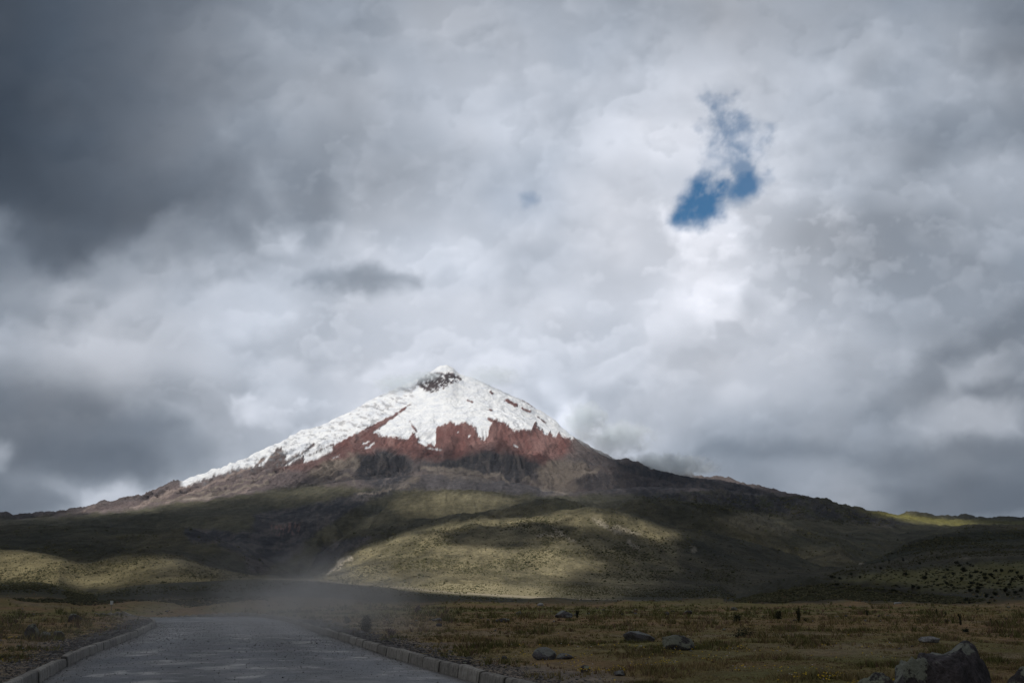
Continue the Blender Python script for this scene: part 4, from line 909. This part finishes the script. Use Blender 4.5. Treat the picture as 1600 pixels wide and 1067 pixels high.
# the many small stones of the turf
def stones():
    src = [rock_mesh(1, .8, .5, 900+i, 8, .06, 2) for i in range(5)]
    me = [mesh_obj("stone", v, mat=(DARKROCK, GREYROCK)[i % 2], tris=f) for i, (v, f) in enumerate(src)]
    spots = []
    while len(spots) < 130:
        x = rng.uniform(0, 1600); y = rng.choice([rng.uniform(948, 975), rng.uniform(955, 1060)])
        h = hit(x, y)
        if h is None or h[3] > 200: continue
        if road_side(np.array([h[0]]), np.array([h[1]]))[0] < .6: continue
        spots.append(h)
    for i, (X, Y, Z, D) in enumerate(spots):
        o = me[i] if i < 5 else me[i % 5].copy()
        if i >= 5: scene.collection.objects.link(o)
        s = rng.uniform(.0016, .0042)*D*(1 if D > 30 else .8); o.location = (X, Y, Z-.01); o.scale = (s, s, s*rng.uniform(.6, 1.1)); o.rotation_euler = (0, 0, rng.uniform(0, 6.28))
        o["label"] = "small dark or grey stone half sunk in the turf of the plain"; o["category"] = "stone"; o["group"] = "small stones scattered over the turf"
stones()

# ------------------------------------------------------------------ plants
def leaf_mat(name, c1, c2):
    m = NT(name); geo = m.n("ShaderNodeNewGeometry"); a = m.noise(geo.outputs["Position"], 2.5, 3); r = geo.outputs["Random Per Island"]
    col = m.mix(m.math('ADD', m.math('MULTIPLY', r, .6), m.math('MULTIPLY', a, .4)), c1, c2); m.bsdf(col, .8, None, .2); return m.m
LEAF = leaf_mat("shrub_leaf", (.028, .034, .018), (.062, .064, .032)); TWIG = leaf_mat("twig", (.05, .038, .028), (.09, .07, .05))
DUSTY = leaf_mat("dusty_leaf", (.045, .050, .034), (.095, .095, .065)); LEAFD = leaf_mat("dark_leaf", (.014, .019, .012), (.034, .040, .022)); PINK = leaf_mat("pink_leaf", (.12, .08, .08), (.22, .16, .16))
def leaves(P, size, r, up=.3):
    n = len(P); a = r.normal(size=(n, 3)); a[:, 2] += up; a /= np.linalg.norm(a, axis=1)[:, None]
    b = np.cross(a, r.normal(size=(n, 3))); b /= np.linalg.norm(b, axis=1)[:, None]
    s = size*r.uniform(.6, 1.4, (n, 1)); L = a*s; W = b*s*.38
    co = np.stack([P - L*.5, P + W, P + L*.6, P - W], 1).reshape(-1, 3); return co, np.arange(4*n).reshape(-1, 4)
def tube(pts, r0, r1, k=5):
    pts = np.array(pts); n = len(pts); V = []
    for i, p in enumerate(pts):
        t = pts[min(i+1, n-1)] - pts[max(i-1, 0)]; t /= np.linalg.norm(t)+1e-9; a = np.cross(t, [0, .3, 1.] if abs(t[2]) < .9 else [1., 0, 0]); a /= np.linalg.norm(a); b = np.cross(t, a); rr = r0 + (r1-r0)*i/(n-1)
        for j in range(k): V.append(p + rr*(a*math.cos(6.283*j/k) + b*math.sin(6.283*j/k)))
    return np.array(V), grid_faces(n, k, wrap=True)
def join(parts):
    V, F, o = [], [], 0
    for v, f in parts: V.append(v); F.append(np.asarray(f)+o); o += len(v)
    return np.concatenate(V), np.concatenate(F)
def bush(seed, w, h, leafm, n=900, size=.06, stems=7, upright=False, name="bush"):
    r = np.random.default_rng(seed)
    root = bpy.data.objects.new(name, None); scene.collection.objects.link(root); root.empty_display_size = .2
    st, P = [], []
    for i in range(stems):
        a = r.uniform(0, 6.28); sp = r.uniform(.15, 1)*(w/2)*(.55 if upright else .8); hh = h*r.uniform(.55, 1)*(1 if not upright else 1)
        if not upright: hh *= math.sqrt(max(.1, 1-(sp/(w/2)*.8)**2))
        p0 = np.array([math.cos(a)*sp*.25, math.sin(a)*sp*.25, -.03]); p2 = np.array([math.cos(a)*sp, math.sin(a)*sp, hh]); p1 = (p0+p2)/2 + np.array([0, 0, hh*.12]) + r.normal(size=3)*w*.04
        q = np.linspace(0, 1, 6)[:, None]; pts = (1-q)**2*p0 + 2*q*(1-q)*p1 + q*q*p2
        st.append(tube(pts, w*.02+.004, .003)); m = n//stems; t = r.uniform(.15 if upright else .3, 1, m)[:, None]
        c = (1-t)**2*p0 + 2*t*(1-t)*p1 + t*t*p2; spread = (w*.07 if upright else w*.15)*(1.15 - .5*t)
        P.append(c + r.normal(size=(m, 3))*spread*np.array([1, 1, .8]))
    P = np.concatenate(P); P = P[P[:, 2] > .01]
    v, f = join(st); mesh_obj("stem", v, f, TWIG, parent=root)
    v, f = leaves(P, size, r, .6 if upright else .2); mesh_obj("foliage", v, f, leafm, smooth=False, parent=root)
    return root
def copy_tree(o, parent=None):
    c = o.copy(); scene.collection.objects.link(c)
    if parent is not None: c.parent = parent
    for ch in list(o.children): copy_tree(ch, c)
    return c
def put(o, x, ybase, label, cat, group=None, dist=None, dz=-.02):
    h = hit(x, ybase) if dist is None else None
    if h is None:
        a, s = pix_dir(x, ybase); D = dist or 100; X, Y = D*math.sin(a), D*math.cos(a); h = (X, Y, float(ground_z(X, Y)), D)
    o.location = (h[0], h[1], h[2]+dz); o["label"] = label; o["category"] = cat
    if group: o["group"] = group
    return h
def bush_at(x, ybase, wpx, hpx, seed, label, leafm=None, **k):
    h = hit(x, ybase); sc = h[1]/FOC
    o = bush(seed, wpx*sc, hpx*sc, leafm or LEAF, size=max(.035, 1.6*sc), **k); o.rotation_euler.z = seed
    put(o, x, ybase, label, "bush", None, None); return o
bush_at(572, 987, 22, 25, 1, "dark round bush standing in the dust just behind the right kerb", leafm=DUSTY, n=1500, stems=12)
bush_at(543, 973, 12, 11, 2, "small low bush in the dust left of the dark round bush", n=600)
bush_at(1152, 973, 15, 15, 3, "dark bush leaning right in the open turf, leftmost of the three near the mound", n=700)
bush_at(1218, 967, 12, 13, 4, "compact oval dark bush in the turf between the leaning bush and the tall upright one", n=700)
bush_at(1248, 973, 13, 24, 5, "tall upright bush with several vertical stems in the turf", n=800, upright=True, stems=6)
bush_at(1260, 970, 11, 6, 6, "low dark clump touching the tall upright bush on its right", n=260)
bush_at(1501, 976, 10, 19, 7, "thin two-stemmed sprig standing in the brown turf right of the mound foot", n=220, upright=True, stems=3, leafm=LEAFD)
bush_at(1549, 974, 7, 12, 8, "thin single sprig near the right edge of the turf", n=140, upright=True, stems=2, leafm=LEAFD)
bush_at(1465, 962, 8, 13, 9, "brownish wispy sprig left of the two-stemmed sprig", n=120, upright=True, stems=3)
bush_at(1478, 961, 5, 6, 10, "tiny sprig just right of the brownish wispy sprig", n=80, upright=True, stems=2)
bush_at(1355, 961, 10, 8, 11, "reddish low sprig in the turf below the middle of the mound", n=160, upright=True, stems=4)
bush_at(1510, 987, 12, 7, 12, "low black-brown clump in the turf in front of the two-stemmed sprig", n=260, leafm=LEAFD)
bush_at(902, 965, 7, 13, 13, "small narrow dark bush right of the hollowed grey rock", n=240, upright=True, stems=3, leafm=LEAFD)
bush_at(652, 958, 10, 14, 14, "pale greyish bush at the green far strip of the plain", n=300, leafm=PINK)
bush_at(611, 992, 18, 13, 15, "pinkish low bush behind the right kerb in thin dust", n=420, leafm=PINK)
bush_at(1210, 981, 12, 5, 16, "flat dark cushion plant below the compact oval bush", n=260)
bush_at(1236, 982, 15, 6, 17, "flat dark cushion plant below the tall upright bush", n=300)
bush_at(1165, 996, 55, 8, 18, "long low band of dark turf-hugging bush in mid plain", n=1100, stems=16)
bush_at(1540, 975, 4, 6, 19, "short stub of a sprig left of the single sprig at right", n=50, upright=True, stems=2)
# shrubs of the right-hand mound, each a copy of one of four
MND = [(1427,918),(1465,915),(1480,913),(1476,903),(1415,899),(1503,907),(1516,902),(1519,912),(1514,918),(1516,924),(1529,921),(1533,915),(1543,930),(1556,930),(1549,934),(1559,912),(1571,924),(1577,915),(1565,893),(1580,893),(1589,896),(1582,907),(1586,927),(1595,924),(1556,893),(1510,940),(1368,946),(1387,948),(1300,903),(1312,905),(1344,903),(1330,899),(1445,905),(1396,925),(1596,905),(1540,905),(1548,899),(1525,895),(1490,898),(1505,893)]
def mound_shrubs():
    src = []
    for i in range(4):
        r = np.random.default_rng(60+i); root = bpy.data.objects.new("shrub", None); scene.collection.objects.link(root)
        st = [tube([(0, 0, -.2), (r.normal()*.1, r.normal()*.1, .5), (math.cos(a)*.45, math.sin(a)*.4, 1.1)], .07, .02) for a in r.uniform(0, 6.28, 5)]
        v, f = join(st); mesh_obj("trunk", v, f, TWIG, parent=root)
        P = []
        for c in range(9):
            a = r.uniform(0, 6.28); q = r.uniform(.1, .75); ctr = np.array([math.cos(a)*q, math.sin(a)*q, r.uniform(.45, 1.45 - q*.5)]); P.append(ctr + r.normal(size=(90, 3))*np.array([.20, .20, .17]))
        v, f = leaves(np.concatenate(P), .17, r); mesh_obj("crown", v, f, LEAFD, smooth=False, parent=root); src.append(root)
    pts = list(MND)
    while len(pts) < 105:
        x = rng.uniform(1290, 1600); y = rng.uniform(868, 945)
        if fbm(np.array([x/40.]), np.array([y/18.]), 3, 77)[0] > .05 and (x > 1460 or rng.uniform() < .4): pts.append((x, y))
    used = 0
    for i, (x, y) in enumerate(pts):
        h = hit(x, y)
        if h is None or h[3] < 150 or h[3] > 1300: continue
        o = src[used] if used < 4 else copy_tree(src[used % 4]); used += 1
        s = h[3]/FOC*(rng.uniform(5.5, 9.5) if i < len(MND) else rng.uniform(2, 6.5))*.5
        o.location = (h[0], h[1], h[2]-.1); o.scale = (s*rng.uniform(.9, 1.4), s, s*rng.uniform(.7, 1.1)); o.rotation_euler.z = rng.uniform(0, 6.28)
        o["label"] = "dark shrub growing on the green slope of the mound at right"; o["category"] = "shrub"; o["group"] = "dark shrubs dotted over the mound"
mound_shrubs()

# ------------------------------------------------------------------ ground cover nobody could count
def attr_mat(name, rough=.9, var=.35):
    m = NT(name); at = m.n("ShaderNodeAttribute", attribute_name="cover"); geo = m.n("ShaderNodeNewGeometry")
    col = m.scalecol(at.outputs["Color"], m.remap(geo.outputs["Random Per Island"], 0, 1, 1-var, 1+var)); m.bsdf(col, rough, None, .1); return m.m
def build_scrub():
    """shrubs speckling the far slopes"""
    m = (FRONT & VIS & (TPX > -40) & (TPX < 1640) & (TD > 152) & (TD < 5200)).ravel(); idx = np.nonzero(m)[0]
    px, py, D = TPX.ravel()[idx], TPY.ravel()[idx], TD.ravel()[idx]
    w = np.ones(len(idx))*.22*(D < 2700)*(D > 215)
    def pl(pts): return polysd(px, py, pts) < 0
    w[pl([(500,905),(560,862),(640,838),(760,815),(880,805),(960,810),(1060,840),(1150,880),(1150,935),(640,925)])] = 1.0
    w[pl([(-60,850),(330,870),(400,905),(-60,925)])] = .9
    w[pl([(960,775),(1250,775),(1420,820),(1330,822),(1150,800)])] = 1.3
    w[pl([(1290,900),(1415,850),(1506,830),(1660,825),(1660,880),(1400,892)])] = 1.5
    w[pl([(100,915),(140,925),(160,945),(110,950)])] = 2.5
    w[pl([(1290,900),(1500,870),(1660,866),(1660,940),(1440,922),(1300,906)])] = .12
    w[pl([(1110,948),(1170,932),(1250,916),(1300,910),(1440,927),(1520,936),(1660,942),(1660,958),(1110,958)])] = 4.5
    w[pl([(-60,935),(250,938),(420,930),(420,955),(-60,955)])] = 1.6
    # even on the picture: weight each sample by the rows it covers
    rows = np.abs(np.gradient(TPY, axis=0)).ravel()[idx]; w *= np.clip(rows, 0, 3)
    w *= .25 + 1.5*sstep(-.2, .45, fbm(TX.ravel()[idx]/55, TY.ravel()[idx]/170, 4, 1111))
    n = 48000; k = rng.choice(len(idx), n, p=w/w.sum()); D = D[k]; px, py = px[k], py[k]
    P = np.stack([TX.ravel()[idx][k] + rng.normal(size=n)*D*.0006, TY.ravel()[idx][k] + rng.normal(size=n)*D*.001, TZ.ravel()[idx][k]], -1)
    P[:, 2] = ground_zv(P[:, 0], P[:, 1])
    v, f = ICO[1]; s = D/1024*rng.gamma(2.2, .22, n)*.9; s = np.clip(s, .25, 6)
    V = v[None]*(1 + rng.normal(size=(n, len(v), 1))*.24)*s[:, None, None]*np.array([1, 1, .85]); V[..., 2] = np.maximum(V[..., 2], -.3*s[:, None]); V += P[:, None]
    F = f[None] + (np.arange(n)*len(v))[:, None, None]
    c = np.where(rng.uniform(size=(n, 1)) < .6, np.array([[.056, .057, .032]]), np.array([[.090, .082, .046]])); C = np.repeat(c, len(v), 0)
    o = mesh_obj("scrub", V.reshape(-1, 3), mat=attr_mat("scrub"), tris=F.reshape(-1, 3), smooth=False, attrs={"cover": C}, kind="stuff")
    o["label"] = "dark low scrub speckling the grassy slopes"; o["category"] = "scrub"
build_scrub()
def build_grass():
    n = 84000
    px = rng.uniform(-60, 1660, n); q = rng.uniform(0, 1, n)**1.15; py = 938 + q*157
    a, s = pix_dir(px, py); D = np.clip((EYE-.18)/np.maximum(-s, 1e-3), 8, 230)*np.where(py < 950, rng.uniform(.55, 1, n), 1); X, Y = D*np.sin(a), D*np.cos(a)
    rs = road_side(X, Y); n1 = fbm(X/5, Y/5, 4, 1201); n2 = fbm(X/1.2, Y/1.2, 3, 1203)
    keep = (rs > .5) & (rng.uniform(size=n) < np.clip((rs-.5)/1.8 + n1*.5, .03, 1)*np.clip(.75 + n1*.7 + n2*.9, .12, 1))
    X, Y, D, n1 = X[keep], Y[keep], D[keep], n1[keep]; Z = ground_zv(X, Y); m = len(X); B = 6
    clump = np.clip(fbm(X/2.2+7, Y/2.2, 4, 1209)*1.5+.4, .1, 1.6)
    H = (.022 + .085*clump**2)*rng.uniform(.6, 1.3, m)*np.clip(D/26, 1, 2.2); W = np.clip(D*.00045, .006, .05)
    ang = rng.uniform(0, 6.28, (m, B)); r = rng.uniform(0, 1, (m, B))*np.clip(D*.0022, .03, .16)[:, None]
    bx = X[:, None] + np.cos(ang)*r; by = Y[:, None] + np.sin(ang)*r; bz = np.repeat((Z-.01)[:, None], B, 1)
    lean = rng.normal(size=(m, B, 2))*.45; hh = H[:, None]*rng.uniform(.6, 1.2, (m, B)); wa = rng.uniform(0, 3.14, (m, B)); w = W[:, None]
    V = np.stack([np.stack([bx - np.cos(wa)*w, by - np.sin(wa)*w, bz], -1), np.stack([bx + np.cos(wa)*w, by + np.sin(wa)*w, bz], -1), np.stack([bx + lean[..., 0]*hh, by + lean[..., 1]*hh, bz + hh], -1)], 2).reshape(-1, 3)
    g = np.clip(.36 + 1.1*n1 + (clump-.6)*.5 + .45*(D > 62)*(X/np.maximum(Y, 1) < .4) + rng.normal(size=m)*.25, 0, 1)[:, None]; red = (rng.uniform(size=(m, 1)) < .18)
    c = np.array([[.290, .220, .108]])*(1-g) + np.array([[.125, .126, .046]])*g; c = np.where(red, np.array([[.190, .125, .085]]), c); C = np.repeat(c, B*3, 0)
    o = mesh_obj("grass", V, mat=attr_mat("grass_blades", .85), tris=np.arange(len(V)).reshape(-1, 3), smooth=False, attrs={"cover": C}, kind="stuff")
    o["label"] = "short olive and brown turf grass covering the plain"; o["category"] = "grass"
    # flowers
    n = 5200; px = rng.uniform(780, 1400, n); py = 990 + rng.uniform(0, 1, n)**.42*85
    a = np.concatenate([px, rng.uniform(-20, 200, 900)]); b = np.concatenate([py, rng.uniform(990, 1040, 900)])
    al, s = pix_dir(a, b); D = (EYE-.2)/np.maximum(-s, 1e-3); X, Y = D*np.sin(al), D*np.cos(al)
    cl = fbm(X/1.1, Y/1.1, 3, 1301) + fbm(X/4, Y/4, 2, 1303)*.7; keep = (cl > .50) & (road_side(X, Y) > 1.0)
    X, Y, D = X[keep], Y[keep], D[keep]; m = len(X); Z = ground_zv(X, Y) + rng.uniform(.05, .12, m)
    P = np.stack([X, Y, Z], -1); k = 5; th = np.arange(k)*6.283/k; s = rng.uniform(.008, .015, m)*np.clip(D/20, 1, 1.5)
    ring = np.stack([np.cos(th), np.sin(th)*.8, np.sin(th)*.45+.1], -1)[None]*s[:, None, None] + P[:, None]
    V = np.concatenate([P[:, None] + np.array([0, 0, .004]), ring], 1).reshape(-1, 3); base = (np.arange(m)*(k+1))[:, None, None]
    F = (np.array([[0, 1+i, 1+(i+1) % k] for i in range(k)])[None] + base).reshape(-1, 3)
    pale = rng.uniform(size=(m, 1)) < .13; C = np.repeat(np.where(pale, [[.45, .42, .45]], [[.62, .42, .02]]), k+1, 0)
    o = mesh_obj("flowers", V, mat=attr_mat("petals", .7, .25), tris=F, smooth=False, attrs={"cover": C}, kind="stuff")
    o["label"] = "tiny yellow and whitish flowers dotting the near turf"; o["category"] = "flowers"
    # loose gravel on the verges
    n = 52000; y = rng.uniform(8, 60, n)**1.0; side = rng.integers(0, 2, n); off = np.abs(rng.normal(size=n))*.6 + .22
    x = np.where(side == 0, np.interp(y, RE[:, 0], RE[:, 1]) + off, np.interp(y, LE[:, 0], LE[:, 1]) - off)
    # and thrown over the road itself
    on = rng.uniform(size=n) < .45; u = rng.beta(.6, .6, n); x = np.where(on, np.interp(y, LE[:, 0], LE[:, 1])*(1-u) + np.interp(y, RE[:, 0], RE[:, 1])*u, x)
    D = np.hypot(x, y); z = np.where(on, .02 + .04*(1-(2*u-1)**2), ground_zv(x, y)); v, f = ICO[1]; s = rng.gamma(2, .006, n)*np.clip(D/20, .8, 2)*np.where(on, .32, 1)
    V = (v[None]*(1 + rng.normal(size=(n, len(v), 1))*.2)*s[:, None, None]*np.array([1, 1, .6]) + np.stack([x, y, z], -1)[:, None]).reshape(-1, 3)
    F = (f[None] + (np.arange(n)*len(v))[:, None, None]).reshape(-1, 3); g = np.where(on, rng.uniform(.12, .24, n), rng.uniform(.045, .17, n))[:, None]; C = np.repeat(g*np.array([[1, .95, .93]]), len(v), 0)
    o = mesh_obj("gravel", V, mat=attr_mat("gravel"), tris=F, smooth=False, attrs={"cover": C}, kind="stuff")
    o["label"] = "loose grey gravel on the verges behind the kerbs"; o["category"] = "gravel"
build_grass()

# ------------------------------------------------------------------ the little sign beyond the bend
def marker():
    h = hit(173, 960); X, Y, Z, D = h; s = Y/FOC
    root = bpy.data.objects.new("marker_post", None); scene.collection.objects.link(root)
    m1 = rock_mat("weathered_post", (.16, .15, .14), (.26, .25, .24), 0); m2 = rock_mat("faded_white_plate", (.50, .52, .54), (.64, .66, .68), 0)
    v, f = tube([(0, 0, -.3), (0, 0, 9*s), (0, 0, 19*s)], .035, .03, 8); mesh_obj("post", v, f, m1, parent=root)
    w, t = 2.2*s, .012; z0, z1 = 15*s, 20.5*s; k = w*.3
    out = [(-w, z0+k), (-w+k, z0), (w-k, z0), (w, z0+k), (w, z1-k), (w-k, z1), (-w+k, z1), (-w, z1-k)]
    V = [(x, -.035-t, z) for x, z in out] + [(x, -.035+t, z) for x, z in out]; n = len(out)
    me = bpy.data.meshes.new("plate"); me.from_pydata(V, [], [list(range(n)), list(range(2*n-1, n-1, -1))] + [[i, i+n, (i+1) % n + n, (i+1) % n] for i in range(n)]); me.materials.append(m2)
    p = bpy.data.objects.new("plate", me); scene.collection.objects.link(p); p.parent = root
    root.location = (X, Y, Z); root["label"] = "small whitish plate on a thin post beyond the bend of the road"; root["category"] = "sign post"
marker()

# ------------------------------------------------------------------ dust, summit cloud, haze
def blob(name, centre, radii, mat_fn, label, cat, kind, seed=0, wob=.18, **k):
    v, f = ICO[4]; v = v*(1 + wob*n3(v, 1.3, seed))[:, None]*np.array(radii)
    o = mesh_obj(name, v, mat=mat_fn, tris=f); o.location = centre
    if label: o["label"] = label
    if cat: o["category"] = cat
    if kind: o["kind"] = kind
    return o
def vol_mat(name, radii, dens, col, scale, lo, hi, aniso=.2, step=None, power=1.0, stretch=(1, 1, 1), nw=1.0):
    m = NT(name); tc = m.n("ShaderNodeTexCoord"); p = tc.outputs["Object"]
    sc = m.n("ShaderNodeVectorMath", operation='MULTIPLY'); m.l(p, sc.inputs[0]); sc.inputs[1].default_value = tuple(1/r for r in radii)
    ln = m.n("ShaderNodeVectorMath", operation='LENGTH'); m.l(sc.outputs[0], ln.inputs[0])
    st = m.n("ShaderNodeVectorMath", operation='MULTIPLY'); m.l(p, st.inputs[0]); st.inputs[1].default_value = stretch
    n = m.noise(st.outputs[0], scale, 6, .6)
    edge = m.remap(ln.outputs[1], .15, .95, 1, 0); edge = m.math('POWER', edge, power)
    val = m.math('ADD', m.math('MULTIPLY', edge, .62), m.math('MULTIPLY', m.math('SUBTRACT', n, .5), nw))
    d = m.math('MULTIPLY', m.remap(val, lo, hi, 0, 1), dens); d = m.math('MULTIPLY', d, m.remap(ln.outputs[1], .80, .96, 1, 0))
    v = m.n("ShaderNodeVolumePrincipled"); v.inputs["Color"].default_value = (*col, 1); v.inputs["Anisotropy"].default_value = aniso; m.l(d, v.inputs["Density"])
    m.l(v.outputs[0], m.out.inputs["Volume"])
    if step: m.m.cycles.volume_step_rate = step
    return m.m
def at_pix(x, y, D):
    a, s = pix_dir(x, y); return (D*math.sin(float(a)), D*math.cos(float(a)), EYE + D*float(s))
R = (6.0, 14.0, 2.7)
blob("dust", (-7.6, 39, 1.3), R, vol_mat("road_dust", R, .14, (.96, .94, .93), .42, .10, 1.0, 0, nw=2.0, stretch=(1, .55, 1.5), power=1.5), "thin brown-grey dust hanging over the road where it bends", "dust", "stuff", 3)
R2 = (8.0, 22.0, 1.8)
blob("dust", (-8.2, 36, .5), R2, vol_mat("thin_dust", R2, .030, (.92, .91, .91), .30, .05, .9, 0, nw=1.6, stretch=(1, .5, 1.5)), "faint veil of dust spread low across the whole width of the road", "dust", "stuff", 5)
def mist(x, y, D, rx, ry, rz, dens, label, seed, lo=.05, hi=.45, power=1.0, col=(.90, .955, 1.0)):
    r = (rx, ry, rz); return blob("cloud", at_pix(x, y, D), r, vol_mat("mist", r, dens, col, 1.0/(min(rx, rz)*.55), lo, hi, -.3, power=power, nw=1.7), label, "cloud", None, seed)
mist(960, 685, 8700, 430, 320, 220, .009, "grey cloud bank resting on the right shoulder of the volcano", 11, .16, .62)
mist(912, 655, 9000, 250, 230, 235, .010, "bright small cloud pushing up at the right end of the snow", 12, .14, .5)
mist(1035, 728, 8500, 560, 380, 125, .009, "low flat cloud covering the ridge right of the volcano", 13, .10, .45)
mist(622, 600, 9000, 280, 220, 100, .007, "thin white mist on the left shoulder below the summit", 14, .08, .5)
mist(664, 590, 8900, 230, 170, 75, .009, "wisp of white mist drifting across the dark summit rocks", 15, .10, .5)
mist(768, 588, 9050, 330, 260, 120, .005, "soft pale cloud touching the top right of the summit", 16, .08, .5)
# the air itself
def haze():
    me = bpy.data.meshes.new("haze"); x, y0, y1, z0, z1 = 16700, -16700, 16700, float(TZ.min())-1, float(TZ.max())+60
    V = [(-x, y0, z0), (x, y0, z0), (x, y1, z0), (-x, y1, z0), (-x, y0, z1), (x, y0, z1), (x, y1, z1), (-x, y1, z1)]
    me.from_pydata(V, [], [(0, 3, 2, 1), (4, 5, 6, 7), (0, 1, 5, 4), (1, 2, 6, 5), (2, 3, 7, 6), (3, 0, 4, 7)])
    m = NT("air"); v = m.n("ShaderNodeVolumePrincipled"); v.inputs["Color"].default_value = (.70, .80, .95, 1); v.inputs["Density"].default_value = 1.1e-5
    m.l(v.outputs[0], m.out.inputs["Volume"]); me.materials.append(m.m)
    o = bpy.data.objects.new("haze", me); scene.collection.objects.link(o); o["kind"] = "stuff"; o["label"] = "faint bluish haze of the distance"; o["category"] = "haze"
haze()
